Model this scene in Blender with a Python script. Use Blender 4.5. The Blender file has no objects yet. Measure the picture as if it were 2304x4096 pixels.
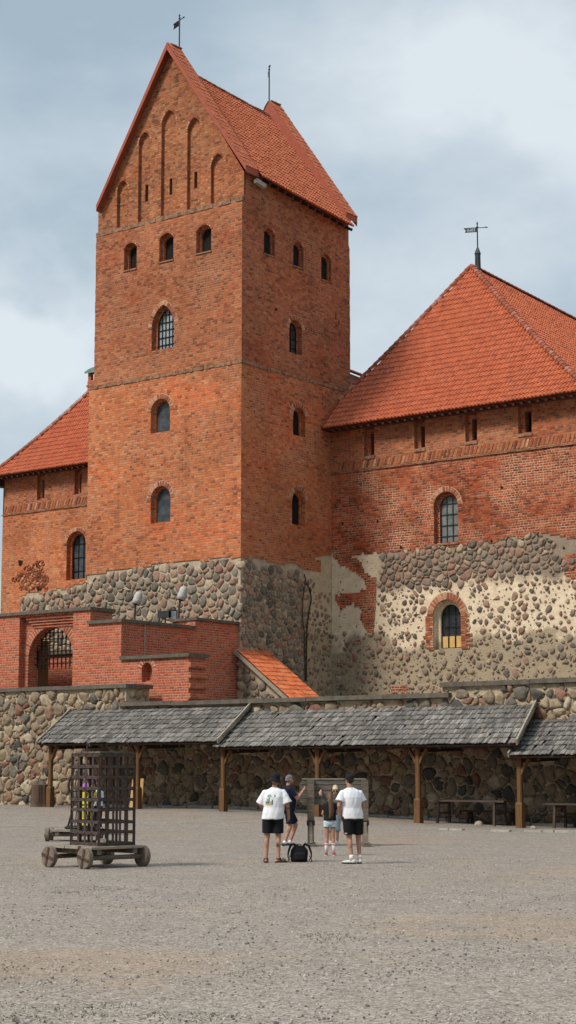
import bpy, math, random
from mathutils import Vector, Matrix, noise
from mathutils.geometry import delaunay_2d_cdt
R = math.radians
random.seed(7)
sc = bpy.context.scene
COL = sc.collection
# ------------------------------------------------------------------ camera and survey helpers
CAM = Vector((50.17, -61.06, 1.95)); PSI = R(37.85); TILT = R(8.26)
FPX, CX, CY = 7000.0, 1152.0, 2048.0
VIEW = Vector((-math.sin(PSI), math.cos(PSI), 0)); RT = Vector((math.cos(PSI), math.sin(PSI), 0)); UP = Vector((0, 0, 1))
def ray(x, y):
    a = (x - CX) / FPX; b = (CY - y) / FPX
    return RT * a + VIEW * (math.cos(TILT) - b * math.sin(TILT)) + UP * (math.sin(TILT) + b * math.cos(TILT))
def PY(x, y, Y):           # point of a sight line on the wall plane Y = const -> (X, z)
    r = ray(x, y); p = CAM + r * ((Y - CAM.y) / r.y); return p.x, p.z
def PX(x, y, X):           # on the plane X = const -> (Y, z)
    r = ray(x, y); p = CAM + r * ((X - CAM.x) / r.x); return p.y, p.z
def PG(x, y, z=0.0):       # on the ground
    r = ray(x, y); p = CAM + r * ((z - CAM.z) / r.z); return p.x, p.y
def PD(x, y, d):           # at a distance along the view
    r = ray(x, y); return CAM + r * (d / r.dot(VIEW))
cd = bpy.data.cameras.new('camera'); co = bpy.data.objects.new('camera', cd); COL.objects.link(co)
co.location = CAM; co.rotation_euler = (R(90) + TILT, 0, PSI)
cd.sensor_fit = 'VERTICAL'; cd.sensor_height = 24; cd.lens = 24 * FPX / 4096.0
cd.clip_start = 0.1; cd.clip_end = 5000
sc.camera = co
# ------------------------------------------------------------------ node helpers
class NT:
    def __init__(s, name):
        s.m = bpy.data.materials.new(name); s.m.use_nodes = True
        s.t = s.m.node_tree; s.t.nodes.clear()
        s.out = s.n('ShaderNodeOutputMaterial'); s.b = s.n('ShaderNodeBsdfPrincipled')
        s.l(s.b.outputs[0], s.out.inputs[0])
    def n(s, k): return s.t.nodes.new(k)
    def l(s, a, b): s.t.links.new(a, b)
    def put(s, sock, v):
        if v is None: return
        if hasattr(v, 'bl_idname'): s.l(v, sock)
        elif isinstance(v, (tuple, list)) and len(v) == 3 and sock.type == 'RGBA': sock.default_value = (*v, 1)
        else: sock.default_value = v
    def math(s, op, a, b=None, c=None):
        n = s.n('ShaderNodeMath'); n.operation = op
        s.put(n.inputs[0], a); s.put(n.inputs[1], b); s.put(n.inputs[2], c); return n.outputs[0]
    def mix(s, f, a, b, mode='MIX'):
        n = s.n('ShaderNodeMix'); n.data_type = 'RGBA'; n.blend_type = mode
        s.put(n.inputs[0], f); s.put(n.inputs[6], a); s.put(n.inputs[7], b); return n.outputs[2]
    def ramp(s, f, stops, interp='LINEAR'):
        n = s.n('ShaderNodeValToRGB'); n.color_ramp.interpolation = interp; e = n.color_ramp.elements
        while len(e) > 1: e.remove(e[-1])
        e[0].position = stops[0][0]; e[0].color = (*stops[0][1], 1)
        for p, c in stops[1:]:
            q = e.new(p); q.color = (*c, 1)
        s.put(n.inputs[0], f); return n.outputs[0]
    def mr(s, v, a, b, c=0.0, d=1.0, smooth=True):
        n = s.n('ShaderNodeMapRange'); n.interpolation_type = 'SMOOTHSTEP' if smooth else 'LINEAR'
        s.put(n.inputs[0], v); n.inputs[1].default_value = a; n.inputs[2].default_value = b
        n.inputs[3].default_value = c; n.inputs[4].default_value = d; return n.outputs[0]
    def noise(s, vec, scale, det=3, rough=.55, col=False, dist=0):
        n = s.n('ShaderNodeTexNoise'); s.put(n.inputs['Vector'], vec); n.inputs['Scale'].default_value = scale
        n.inputs['Detail'].default_value = det; n.inputs['Roughness'].default_value = rough; n.inputs['Distortion'].default_value = dist
        return n.outputs['Color' if col else 'Fac']
    def white(s, vec):
        n = s.n('ShaderNodeTexWhiteNoise'); n.noise_dimensions = '3D'; s.put(n.inputs['Vector'], vec); return n.outputs['Value']
    def voro(s, vec, scale, feat='F1', out='Distance', rnd=1):
        n = s.n('ShaderNodeTexVoronoi'); n.feature = feat; s.put(n.inputs['Vector'], vec); n.inputs['Scale'].default_value = scale
        n.inputs['Randomness'].default_value = rnd; return n.outputs[out]
    def xyz(s, a, b, c=0.0):
        n = s.n('ShaderNodeCombineXYZ'); s.put(n.inputs[0], a); s.put(n.inputs[1], b); s.put(n.inputs[2], c); return n.outputs[0]
    def sep(s, v):
        n = s.n('ShaderNodeSeparateXYZ'); s.put(n.inputs[0], v); return n.outputs
    def uv(s): return s.n('ShaderNodeTexCoord').outputs['UV']
    def obj(s): return s.n('ShaderNodeTexCoord').outputs['Object']
    def pos(s): return s.n('ShaderNodeNewGeometry').outputs['Position']
    def isl(s): return s.n('ShaderNodeNewGeometry').outputs['Random Per Island']
    def scale(s, v, k):
        n = s.n('ShaderNodeVectorMath'); n.operation = 'MULTIPLY'; s.put(n.inputs[0], v); n.inputs[1].default_value = k; return n.outputs[0]
    def vadd(s, a, b):
        n = s.n('ShaderNodeVectorMath'); n.operation = 'ADD'; s.put(n.inputs[0], a); s.put(n.inputs[1], b); return n.outputs[0]
    def bump(s, h, dist, strength=1.0):
        n = s.n('ShaderNodeBump'); n.inputs['Strength'].default_value = strength; n.inputs['Distance'].default_value = dist
        s.put(n.inputs['Height'], h); s.l(n.outputs[0], s.b.inputs['Normal'])
    def done(s, col, rough=.85, metal=0.0, spec=.3):
        s.put(s.b.inputs['Base Color'], col); s.put(s.b.inputs['Roughness'], rough)
        s.b.inputs['Metallic'].default_value = metal; s.b.inputs['Specular IOR Level'].default_value = spec
        return s.m
def lift(pal, k): return [(p, tuple(min(.78, c[i] * k[i]) for i in range(3))) for p, c in pal]
def brick(name, pal, mort, ch=.113, per=.43, mstr=(.25, 1.0), tone=(.72, 1.12), dark=(.5, .5, .5), jw=.013, wob=.02, worn=None):
    t = NT(name); uv = t.uv()
    w = t.scale(t.vadd(t.noise(uv, .9, 2, .5, True), (-.5, -.5, -.5)), (wob * 2, wob * 2, 0))
    w2 = t.scale(t.vadd(t.noise(uv, 6, 2, .6, True), (-.5, -.5, -.5)), (.012, .016, 0))
    p = t.vadd(t.vadd(uv, w), w2); s = t.sep(p); u, v = s[0], s[1]
    cv = t.math('DIVIDE', v, ch); row = t.math('FLOOR', cv); fv = t.math('FRACT', cv)
    off = t.math('ADD', t.math('MULTIPLY', t.math('MODULO', t.math('ABSOLUTE', row), 2.0), .5), t.math('MULTIPLY', t.white(t.xyz(row, 3.3)), .25))
    cu = t.math('ADD', t.math('DIVIDE', u, per), off); k = t.math('FLOOR', cu); f = t.math('FRACT', cu)
    hd = t.math('GREATER_THAN', f, .655)
    idx = t.math('ADD', t.math('MULTIPLY', k, 2.0), hd)
    d1 = t.math('MINIMUM', f, t.math('SUBTRACT', 1.0, f)); d2 = t.math('ABSOLUTE', t.math('SUBTRACT', f, .655))
    du = t.math('MULTIPLY', t.math('MINIMUM', d1, d2), per)
    dv = t.math('MULTIPLY', t.math('MINIMUM', fv, t.math('SUBTRACT', 1.0, fv)), ch)
    d = t.math('ADD', t.math('MINIMUM', du, dv), t.math('MULTIPLY', t.math('SUBTRACT', t.noise(uv, 22, 2), .5), .008))
    mor = t.mr(d, jw * .45, jw * .95, 1.0, 0.0)
    rnd = t.white(t.xyz(idx, row, 1.7))
    rnd = t.math('ADD', t.math('MULTIPLY', rnd, .82), t.math('MULTIPLY', t.noise(uv, .33, 3), .2))
    col = t.ramp(rnd, pal)
    big = t.noise(uv, .22, 4, .6); med = t.noise(t.vadd(uv, (31, 7, 0)), 1.1, 4, .65)
    col = t.mix(1.0, col, t.ramp(big, [(.3, (tone[0],) * 3), (.7, (tone[1],) * 3)]), 'MULTIPLY')
    col = t.mix(t.mr(med, .52, .74, 0, .75), col, t.mix(1.0, col, dark, 'MULTIPLY'))
    rep = t.noise(t.scale(t.vadd(uv, (13, 71, 0)), (.55, 1.0, 1)), .34, 3, .5)
    col = t.mix(t.mr(rep, .56, .62, 0, .55), col, t.mix(1.0, col, (1.12, .80, .66), 'MULTIPLY'))
    rep2 = t.noise(t.scale(t.vadd(uv, (57, 23, 0)), (.5, 1.1, 1)), .3, 4, .6)
    col = t.mix(t.mr(rep2, .58, .68, 0, .5), col, t.mix(1.0, col, (.66, .74, .80), 'MULTIPLY'))
    stk = t.math('MULTIPLY', t.mr(t.noise(t.scale(t.vadd(uv, (3, 19, 0)), (2.4, .1, 1)), 1.0, 4, .65), .52, .72), t.mr(t.noise(t.vadd(uv, (44, 9, 0)), .16, 3), .42, .6))
    col = t.mix(t.math('MULTIPLY', stk, .5), col, t.mix(1.0, col, (.55, .52, .5), 'MULTIPLY'))
    fine = t.noise(uv, 17, 3, .7)
    col = t.mix(1.0, col, t.ramp(fine, [(.25, (.72,) * 3), (.75, (1.2,) * 3)]), 'MULTIPLY')
    ms = t.mr(t.noise(t.vadd(uv, (5, 50, 0)), .5, 4, .65), .36, .66, mstr[0], mstr[1])
    mcol = t.mix(t.noise(uv, 9, 2), mort, tuple(c * .7 for c in mort))
    col = t.mix(t.math('MULTIPLY', mor, ms), col, mcol)
    hgt = t.math('ADD', t.math('MULTIPLY', t.math('SUBTRACT', 1.0, mor), .6), t.math('ADD', t.math('MULTIPLY', fine, .35), t.math('MULTIPLY', rnd, .35)))
    if worn:
        wz = t.mr(t.noise(t.vadd(uv, (90, 3, 0)), .35, 5, .7), worn, worn + .1)
        pit = t.mr(t.noise(t.scale(uv, (1.6, 5, 1)), 1.2, 4, .7), .52, .6)
        pw = t.math('MULTIPLY', wz, pit)
        hgt = t.math('SUBTRACT', hgt, t.math('MULTIPLY', pw, 1.2))
    t.bump(hgt, .028)
    return t.done(col, .9)
def island(name, stops, nscale=6, ndark=.65, bump=.01, rough=.9, grain=None, spec=.25, interp='LINEAR'):
    t = NT(name); p = t.obj()
    col = t.ramp(t.isl(), stops, interp)
    q = t.scale(p, grain) if grain else p
    n1 = t.noise(q, nscale, 5, .65)
    col = t.mix(1.0, col, t.ramp(n1, [(.28, (ndark,) * 3), (.72, (1.22,) * 3)]), 'MULTIPLY')
    t.bump(n1, bump)
    return t.done(col, rough, 0, spec)
def plain(name, col, rough=.8, nscale=5, var=.25, bump=0.0, metal=0, spec=.3, grain=None):
    t = NT(name); p = t.obj(); q = t.scale(p, grain) if grain else p
    n1 = t.noise(q, nscale, 4, .6)
    c = t.mix(1.0, col, t.ramp(n1, [(.25, (1 - var,) * 3), (.75, (1 + var * .7,) * 3)]), 'MULTIPLY')
    if bump: t.bump(n1, bump)
    return t.done(c, rough, metal, spec)
M = {}
PAL = [(0, (.10, .038, .022)), (.10, (.17, .055, .03)), (.2, (.30, .082, .036)), (.45, (.405, .118, .045)), (.68, (.45, .15, .056)), (.84, (.48, .185, .08)), (.93, (.55, .32, .19)), (1, (.60, .40, .26))]
PAL2 = [(0, (.08, .035, .024)), (.12, (.16, .055, .032)), (.25, (.25, .075, .038)), (.5, (.35, .105, .046)), (.7, (.40, .14, .06)), (.87, (.42, .18, .09)), (.95, (.50, .29, .18)), (1, (.56, .36, .24))]
PALP = [(0, (.07, .028, .02)), (.15, (.19, .052, .028)), (.4, (.36, .082, .032)), (.65, (.42, .11, .042)), (.85, (.45, .15, .065)), (1, (.52, .26, .15))]
PALG = [(0, (.26, .06, .033)), (.3, (.36, .085, .042)), (.7, (.44, .115, .055)), (1, (.50, .16, .085))]
def calm(pal, k=.45, pale=.5):
    m = [sum(c[i] for p, c in pal) / len(pal) for i in range(3)]
    return [(p, tuple(c[i] + (m[i] * (1.15, 1.0, .92)[i] - c[i]) * (k if .15 < p < .9 else pale if p >= .9 else .12) for i in range(3))) for p, c in pal]
PAL = calm(lift(PAL, (1.36, 1.22, 1.05)), .3, .6); PAL2 = calm(lift(PAL2, (1.2, 1.06, .92)), .3, .6); PALP = calm(lift(PALP, (1.08, .98, .9)), .12); PALG = lift(PALG, (1.0, .9, .82)); PALG = lift(PALG, (1.25, 1.25, 1.3))
M['brick_low'] = brick('old_orange_brick', PAL, (.70, .41, .25), mstr=(.25, .95), tone=(.76, 1.14), jw=.016)
M['brick_up'] = brick('old_brown_brick', PAL2, (.58, .35, .21), mstr=(.15, .9), dark=(.55, .5, .46), tone=(.74, 1.16), jw=.016)
M['brick_gable'] = brick('gable_brick', [(p, (c[0] * 1.0, c[1] * 1.12, c[2] * 1.1)) for p, c in PAL2], (.58, .37, .23), mstr=(.15, .7), worn=.5)
M['brick_palace'] = brick('worn_red_brick', PALP, (.84, .56, .38), mstr=(.05, 1.0), jw=.019, tone=(.72, 1.12), worn=.46, wob=.035)
M['brick_eave'] = brick('eave_brick', PAL2, (.62, .43, .29), mstr=(.35, .9), tone=(.85, 1.1))
M['brick_gate'] = brick('new_red_brick', PALG, (.70, .42, .28), mstr=(.6, .95), tone=(.88, 1.08), jw=.019, wob=.006, dark=(.8, .76, .72), ch=.105)
M['voussoir'] = island('arch_brick', [(0, (.13, .05, .03)), (.25, (.30, .09, .045)), (.6, (.42, .14, .06)), (.85, (.46, .20, .10)), (1, (.55, .34, .21))], 14, .7, .006)
M['voussoir_red'] = island('arch_red_brick', [(0, (.26, .065, .035)), (.5, (.40, .10, .05)), (1, (.48, .16, .085))], 14, .75, .005)
M['lime'] = plain('lime_mortar', (.56, .37, .25), .95, 9, .3, .006)
M['ledge'] = plain('weathered_ledge', (.30, .165, .10), .95, 5, .7, .015)
STONES = [(0, (.05, .05, .05)), (.10, (.10, .10, .095)), (.2, (.16, .145, .125)), (.34, (.24, .19, .15)), (.48, (.20, .185, .165)), (.60, (.30, .215, .16)), (.72, (.26, .15, .115)), (.8, (.22, .11, .09)), (.88, (.34, .27, .19)), (1, (.42, .36, .28))]
M['stone'] = island('fieldstone', lift([(p, tuple(c[i] * .72 + (.23, .195, .155)[i] * .28 for i in range(3))) for p, c in STONES], (1.38, 1.30, 1.18)), 7, .6, .02)
M['stone_dark'] = island('palace_fieldstone', [(p, (c[0] * .85 + .10, c[1] * .74 + .078, c[2] * .66 + .058)) for p, c in STONES], 8, .6, .02)
M['stone_wall'] = island('courtyard_fieldstone', lift([(0, (.07, .075, .075)), (.1, (.13, .125, .115)), (.22, (.22, .195, .16)), (.36, (.32, .255, .18)), (.5, (.28, .225, .165)), (.62, (.36, .29, .20)), (.74, (.28, .165, .12)), (.82, (.24, .12, .09)), (.9, (.42, .35, .25)), (1, (.48, .42, .33))], (1.04, .98, .9)), 6, .55, .03)
def mortar(name, c1, c2, low=None, zl=0, cream=None):
    t = NT(name); uv = t.uv(); n = t.noise(uv, 2.2, 5, .7)
    col = t.ramp(n, [(.3, c1), (.7, c2)])
    if low:
        z = t.sep(uv)[1]; u = t.sep(uv)[0]
        zz = t.math('ADD', z, t.math('MULTIPLY', t.math('SUBTRACT', t.noise(uv, .42, 5, .6), .5), 4.2))
        f = t.mr(zz, zl - .25, zl + .25, 1, 0)
        lc = t.ramp(t.noise(uv, 1.6, 5, .7), [(.3, low), (.55, tuple(c * 1.3 for c in low)), (.8, (low[0] * 1.5, low[1] * 1.32, low[2] * 1.0))])
        col = t.mix(f, col, lc)
        g = t.mr(t.math('ADD', z, t.math('MULTIPLY', t.math('SUBTRACT', t.noise(t.vadd(uv, (9, 40, 0)), .5, 4, .6), .5), 2.0)), cream - .4, cream + .5)
        g = t.math('MULTIPLY', g, t.mr(u, 82.2, 83.4, 0, 1))
        col = t.mix(g, col, t.ramp(n, [(.3, (.22, .17, .12)), (.7, (.36, .28, .2))]))
    sp = t.mr(t.voro(t.vadd(uv, t.scale(t.noise(uv, 5, 2, .5, True), (.2, .2, 0))), 9), .14, .24, 1, 0)
    spm = t.math('MULTIPLY', sp, t.mr(t.noise(t.vadd(uv, (60, 4, 0)), 1.1, 3), .46, .6))
    col = t.mix(t.math('MULTIPLY', spm, .75), col, (.17, .12, .085))
    t.bump(t.math('ADD', n, t.noise(uv, 14, 3, .7)), .03)
    return t.done(col, .95)
M['mortar'] = mortar('tower_mortar', (.34, .27, .19), (.60, .48, .34))
M['mortar_palace'] = mortar('palace_plaster', (.64, .50, .34), (.86, .71, .51), (.30, .24, .16), 7.8, 10.3)
M['mortar_side'] = mortar('side_plaster', (.48, .38, .25), (.68, .55, .36), (.36, .28, .18), 8.4, 30)
M['mortar_wall'] = mortar('courtyard_mortar', (.28, .225, .155), (.62, .50, .34))
TILE = [(0, (.40, .092, .036)), (.25, (.44, .104, .041)), (.6, (.47, .116, .046)), (.9, (.50, .13, .054)), (1, (.36, .10, .055))]
M['tile'] = island('clay_pantile', TILE, 3, .86, .004, .7, spec=.35)
M['tile_tower'] = island('tower_clay_tile', [(p, (c[0] * .97, c[1] * 1.1, c[2] * 1.2)) for p, c in TILE], 5, .8, .004, .7)
M['tile_new'] = island('bright_clay_tile', [(0, (.42, .10, .035)), (.5, (.55, .14, .05)), (1, (.60, .18, .07))], 4, .85, .004, .65)
M['tile_under'] = plain('tile_underlay', (.16, .045, .025), .9)
M['ridge'] = island('ridge_tile', [(0, (.24, .07, .04)), (.5, (.38, .11, .06)), (1, (.46, .2, .14))], 9, .55, .01)
M['flash'] = plain('red_sheet_metal', (.36, .085, .045), .6, 2, .18)
M['coping'] = plain('grey_coping_stone', (.135, .115, .09), .95, 4, .45, .02)
M['concrete'] = plain('pale_concrete', (.42, .39, .34), .95, 5, .3, .01)
SH = NT('weathered_shingle'); _p = SH.obj()
_c = SH.ramp(SH.isl(), [(0, (.105, .094, .081)), (.3, (.15, .136, .119)), (.6, (.195, .178, .157)), (.85, (.235, .217, .193)), (.95, (.30, .275, .245)), (1, (.22, .17, .13))])
_n = SH.noise(SH.scale(_p, (9, .9, .9)), 4, 4, .7); _n2 = SH.noise(_p, .6, 4, .6)
_c = SH.mix(1.0, _c, SH.ramp(_n, [(.25, (.6,) * 3), (.75, (1.3,) * 3)]), 'MULTIPLY')
_c = SH.mix(1.0, _c, SH.ramp(_n2, [(.3, (.62,) * 3), (.7, (1.22,) * 3)]), 'MULTIPLY')
SH.bump(_n, .01); M['shingle'] = SH.done(_c, .9)
M['timber'] = plain('brown_timber', (.155, .075, .028), .75, 3, .4, .006, grain=(6, 6, .7))
M['table_wood'] = plain('dark_table_wood', (.085, .058, .044), .7, 3, .35, .005, grain=(.8, 5, 5))
M['timber_dark'] = plain('dark_stained_timber', (.052, .03, .022), .75, 3, .35, .005, grain=(5, 5, .8))
M['timber_grey'] = plain('grey_weathered_timber', (.165, .135, .10), .9, 4, .5, .01, grain=(1, 1, 7))
M['timber_pale'] = plain('pale_weathered_timber', (.33, .28, .21), .9, 4, .4, .008, grain=(1.2, 1.2, 6))
M['timber_new'] = plain('pale_new_timber', (.52, .32, .13), .7, 3, .25, .004, grain=(6, 6, .8))
M['bark'] = plain('stump_bark', (.13, .085, .06), .95, 3, .55, .04, grain=(7, 7, .6))
M['cutwood'] = plain('cut_stump_top', (.30, .22, .15), .9, 8, .3)
M['iron'] = plain('rusty_dark_iron', (.085, .060, .050), .75, 9, .45, .004, metal=.15)
M['black_iron'] = plain('black_iron', (.016, .015, .016), .55, 6, .3, metal=.4)
M['zinc'] = plain('dark_zinc_sheet', (.055, .06, .062), .55, 3, .3, metal=.3)
M['copper'] = plain('green_copper', (.16, .27, .23), .75, 5, .35)
M['white_lamp'] = plain('weathered_white_shade', (.47, .45, .41), .8, 10, .3, .006)
M['void'] = plain('dark_opening', (.012, .01, .009), .95)
gl = NT('old_window_glass'); M['glass'] = gl.done(gl.ramp(gl.noise(gl.obj(), 2.5, 3), [(.3, (.03, .035, .04)), (.7, (.09, .10, .105))]), .12, 0, .7)
gl = NT('pale_window_glass'); M['glass_pale'] = gl.done(gl.ramp(gl.noise(gl.obj(), 3.5, 3), [(.3, (.24, .28, .29)), (.7, (.40, .44, .45))]), .2, 0, .6)
gl = NT('dim_window_glass'); M['glass_dim'] = gl.done(gl.ramp(gl.noise(gl.obj(), 5, 4), [(.3, (.12, .13, .13)), (.7, (.24, .25, .24))]), .25, 0, .5)
M['curtain'] = plain('yellow_lower_pane', (.62, .40, .15), .5, 3, .2)
# ------------------------------------------------------------------ mesh helpers
class MB:
    def __init__(s): s.v = []; s.f = []
    def pts(s, ps):
        b = len(s.v); s.v.extend([tuple(p) for p in ps]); return b
    def poly(s, ps):
        b = s.pts(ps); s.f.append(tuple(range(b, b + len(ps))))
    def grid(s, rows, closed=False):
        b = len(s.v); n = len(rows[0])
        for r in rows: s.v.extend([tuple(p) for p in r])
        for i in range(len(rows) - 1):
            for j in range(n if closed else n - 1):
                k = (j + 1) % n
                s.f.append((b + i * n + j, b + i * n + k, b + (i + 1) * n + k, b + (i + 1) * n + j))
        return b
    def box(s, x0, y0, z0, x1, y1, z1, mat=None):
        c = [(x0, y0, z0), (x1, y0, z0), (x1, y1, z0), (x0, y1, z0), (x0, y0, z1), (x1, y0, z1), (x1, y1, z1), (x0, y1, z1)]
        if mat: c = [mat @ Vector(p) for p in c]
        b = s.pts(c)
        for f in ((0, 3, 2, 1), (4, 5, 6, 7), (0, 1, 5, 4), (1, 2, 6, 5), (2, 3, 7, 6), (3, 0, 4, 7)): s.f.append(tuple(b + i for i in f))
    def beam(s, p, q, w, h, up=(0, 0, 1)):
        p = Vector(p); q = Vector(q); d = (q - p).normalized(); up = Vector(up)
        if abs(d.dot(up)) > .98: up = Vector((1, 0, 0))
        a = d.cross(up).normalized(); b = a.cross(d).normalized()
        r = [[o + a * (i * w / 2) + b * (j * h / 2) for i, j in ((-1, -1), (1, -1), (1, 1), (-1, 1))] for o in (p, q)]
        k = s.grid(r, True); s.f.append((k + 3, k + 2, k + 1, k)); s.f.append((k + 4, k + 5, k + 6, k + 7))
    def tube(s, ps, rs, n=8, cap=True):
        ps = [Vector(p) for p in ps]; rs = rs if isinstance(rs, (list, tuple)) else [rs] * len(ps)
        rows = []; u = None
        for i, p in enumerate(ps):
            d = (ps[min(i + 1, len(ps) - 1)] - ps[max(i - 1, 0)]).normalized()
            if u is None:
                u = d.cross(Vector((0, 0, 1)) if abs(d.z) < .9 else Vector((1, 0, 0))).normalized()
            u = (u - d * u.dot(d)).normalized(); w = d.cross(u)
            rows.append([p + (u * math.cos(2 * math.pi * k / n) + w * math.sin(2 * math.pi * k / n)) * rs[i] for k in range(n)])
        b = s.grid(rows, True)
        if cap:
            s.f.append(tuple(b + k for k in range(n))[::-1]); e = b + (len(rows) - 1) * n; s.f.append(tuple(e + k for k in range(n)))
    def loft(s, secs, n=16):            # sections (cx, cy, cz, rx, ry)
        rows = [[(c[0] + c[3] * math.cos(2 * math.pi * k / n), c[1] + c[4] * math.sin(2 * math.pi * k / n), c[2] + (c[5] * math.sin(2 * math.pi * k / n) if len(c) > 5 else 0)) for k in range(n)] for c in secs]
        b = s.grid(rows, True); s.f.append(tuple(b + k for k in range(n))[::-1]); e = b + (len(rows) - 1) * n; s.f.append(tuple(e + k for k in range(n)))
    def ball(s, c, r, n=12, m=8, mat=None):
        r = (r, r, r) if isinstance(r, (int, float)) else r; c = Vector(c); rows = []
        for i in range(1, m):
            a = math.pi * i / m - math.pi / 2
            ring = [Vector((r[0] * math.cos(a) * math.cos(2 * math.pi * k / n), r[1] * math.cos(a) * math.sin(2 * math.pi * k / n), r[2] * math.sin(a))) for k in range(n)]
            rows.append([c + (mat @ q if mat else q) for q in ring])
        b = s.grid(rows, True)
        lo, hi = Vector((0, 0, -r[2])), Vector((0, 0, r[2]))
        x = s.pts([c + (mat @ lo if mat else lo), c + (mat @ hi if mat else hi)]); e = b + (m - 2) * n
        for k in range(n):
            s.f.append((x, b + (k + 1) % n, b + k)); s.f.append((x + 1, e + k, e + (k + 1) % n))
    def capsule(s, p, q, r0, r1, n=12):
        p = Vector(p); q = Vector(q); d = q - p; L = d.length; d = d / L
        ps, rs = [], []
        for a in (-80, -50, -25, 0): ps.append(p + d * (r0 * math.sin(R(a)))); rs.append(r0 * math.cos(R(a)))
        for a in (0, 25, 50, 80): ps.append(q + d * (r1 * math.sin(R(a)))); rs.append(r1 * math.cos(R(a)))
        s.tube(ps, rs, n)
    def build(s, name, mat, parent=None, uv=False, smooth=False):
        me = bpy.data.meshes.new(name); me.from_pydata(s.v, [], s.f); me.update()
        if smooth: me.polygons.foreach_set('use_smooth', [True] * len(me.polygons))
        if mat: me.materials.append(M[mat] if isinstance(mat, str) else mat)
        if uv:
            L = me.uv_layers.new(name='UVMap'); dat = [0.0] * (2 * len(me.loops)); vs = me.vertices
            for p in me.polygons:
                nx, ny, nz = abs(p.normal.x), abs(p.normal.y), abs(p.normal.z)
                for li in p.loop_indices:
                    c = vs[me.loops[li].vertex_index].co
                    if nz > .8: a, b = c.x, c.y
                    elif nx > ny: a, b = c.y + 40, c.z
                    else: a, b = c.x + 80, c.z
                    dat[2 * li] = a; dat[2 * li + 1] = b
            L.data.foreach_set('uv', dat)
        o = bpy.data.objects.new(name, me); COL.objects.link(o)
        if parent: o.parent = parent
        return o
def thing(name, label, cat, loc=(0, 0, 0), rz=0, group=None):
    o = bpy.data.objects.new(name, None); COL.objects.link(o); o.location = loc; o.rotation_euler = (0, 0, rz)
    return tag(o, label, cat, group)
def tag(o, label, cat, group=None):
    o['label'] = label; o['category'] = cat
    if group: o['group'] = group
    return o
def copy_tree(o, parent=None):
    c = o.copy(); COL.objects.link(c); c.parent = parent
    for ch in list(o.children): copy_tree(ch, c)
    return c
# ---- walls with openings: a face map turns (a, b, depth) into a point
def mapY(Y): return lambda a, b, d=0.0: (a, Y + d, b)
def mapX(X): return lambda a, b, d=0.0: (X - d, a, b)
def inpoly(p, L):
    x, y = p; c = False; j = len(L) - 1
    for i in range(len(L)):
        if (L[i][1] > y) != (L[j][1] > y) and x < (L[j][0] - L[i][0]) * (y - L[i][1]) / (L[j][1] - L[i][1]) + L[i][0]: c = not c
        j = i
    return c
def face(mb, mp, outline, holes, d=0.0):
    vs = [Vector(p) for p in outline]; es = [(i, (i + 1) % len(outline)) for i in range(len(outline))]
    for h in holes:
        b = len(vs); vs += [Vector(p) for p in h]; es += [(b + i, b + (i + 1) % len(h)) for i in range(len(h))]
    V, _, F, _, _, _ = delaunay_2d_cdt(vs, es, [], 0, 1e-5)
    b = mb.pts([mp(v.x, v.y, d) for v in V])
    for f in F:
        c = sum((V[i] for i in f), Vector((0, 0))) / len(f)
        if inpoly(c, outline) and not any(inpoly(c, h) for h in holes):
            a = V[f[0]]; q = V[f[1]] - a; w = V[f[2]] - a
            f = list(f) if q.x * w.y - q.y * w.x > 0 else list(f)[::-1]
            mb.f.append(tuple(b + i for i in f))
def reveal(mb, mp, loop, d0, d1, loop2=None):
    l2 = loop2 or loop; n = len(loop)
    mb.grid([[mp(*p, d1) for p in l2], [mp(*p, d0) for p in loop]], True)
def arch_pts(x0, x1, zt, kind, n=12):       # from the right springing over the crown to the left
    w = x1 - x0; xm = (x0 + x1) / 2
    if kind == 'flat': return [(x1, zt), (x0, zt)]
    if kind == 'round':
        r = w / 2; return [(xm + r * math.cos(math.pi * i / n), zt - r + r * math.sin(math.pi * i / n)) for i in range(n + 1)]
    if kind == 'seg':
        h = .32 * w; r = (w * w / 4 + h * h) / (2 * h); a = math.asin(min(1, w / 2 / r))
        return [(xm + r * math.sin(a - 2 * a * i / n), zt - r + r * math.cos(a - 2 * a * i / n)) for i in range(n + 1)]
    rr = .85 * w; hh = math.sqrt(rr * rr - (rr - w / 2) ** 2); a = math.asin(hh / rr); k = n // 2
    right = [(x1 - rr + rr * math.cos(a * i / k), zt - hh + rr * math.sin(a * i / k)) for i in range(k + 1)]
    return right + [(2 * xm - p[0], p[1]) for p in right[::-1][1:]]
def loop(x0, x1, zb, zt, kind): return [(x0, zb), (x1, zb)] + arch_pts(x0, x1, zt, kind)
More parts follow.
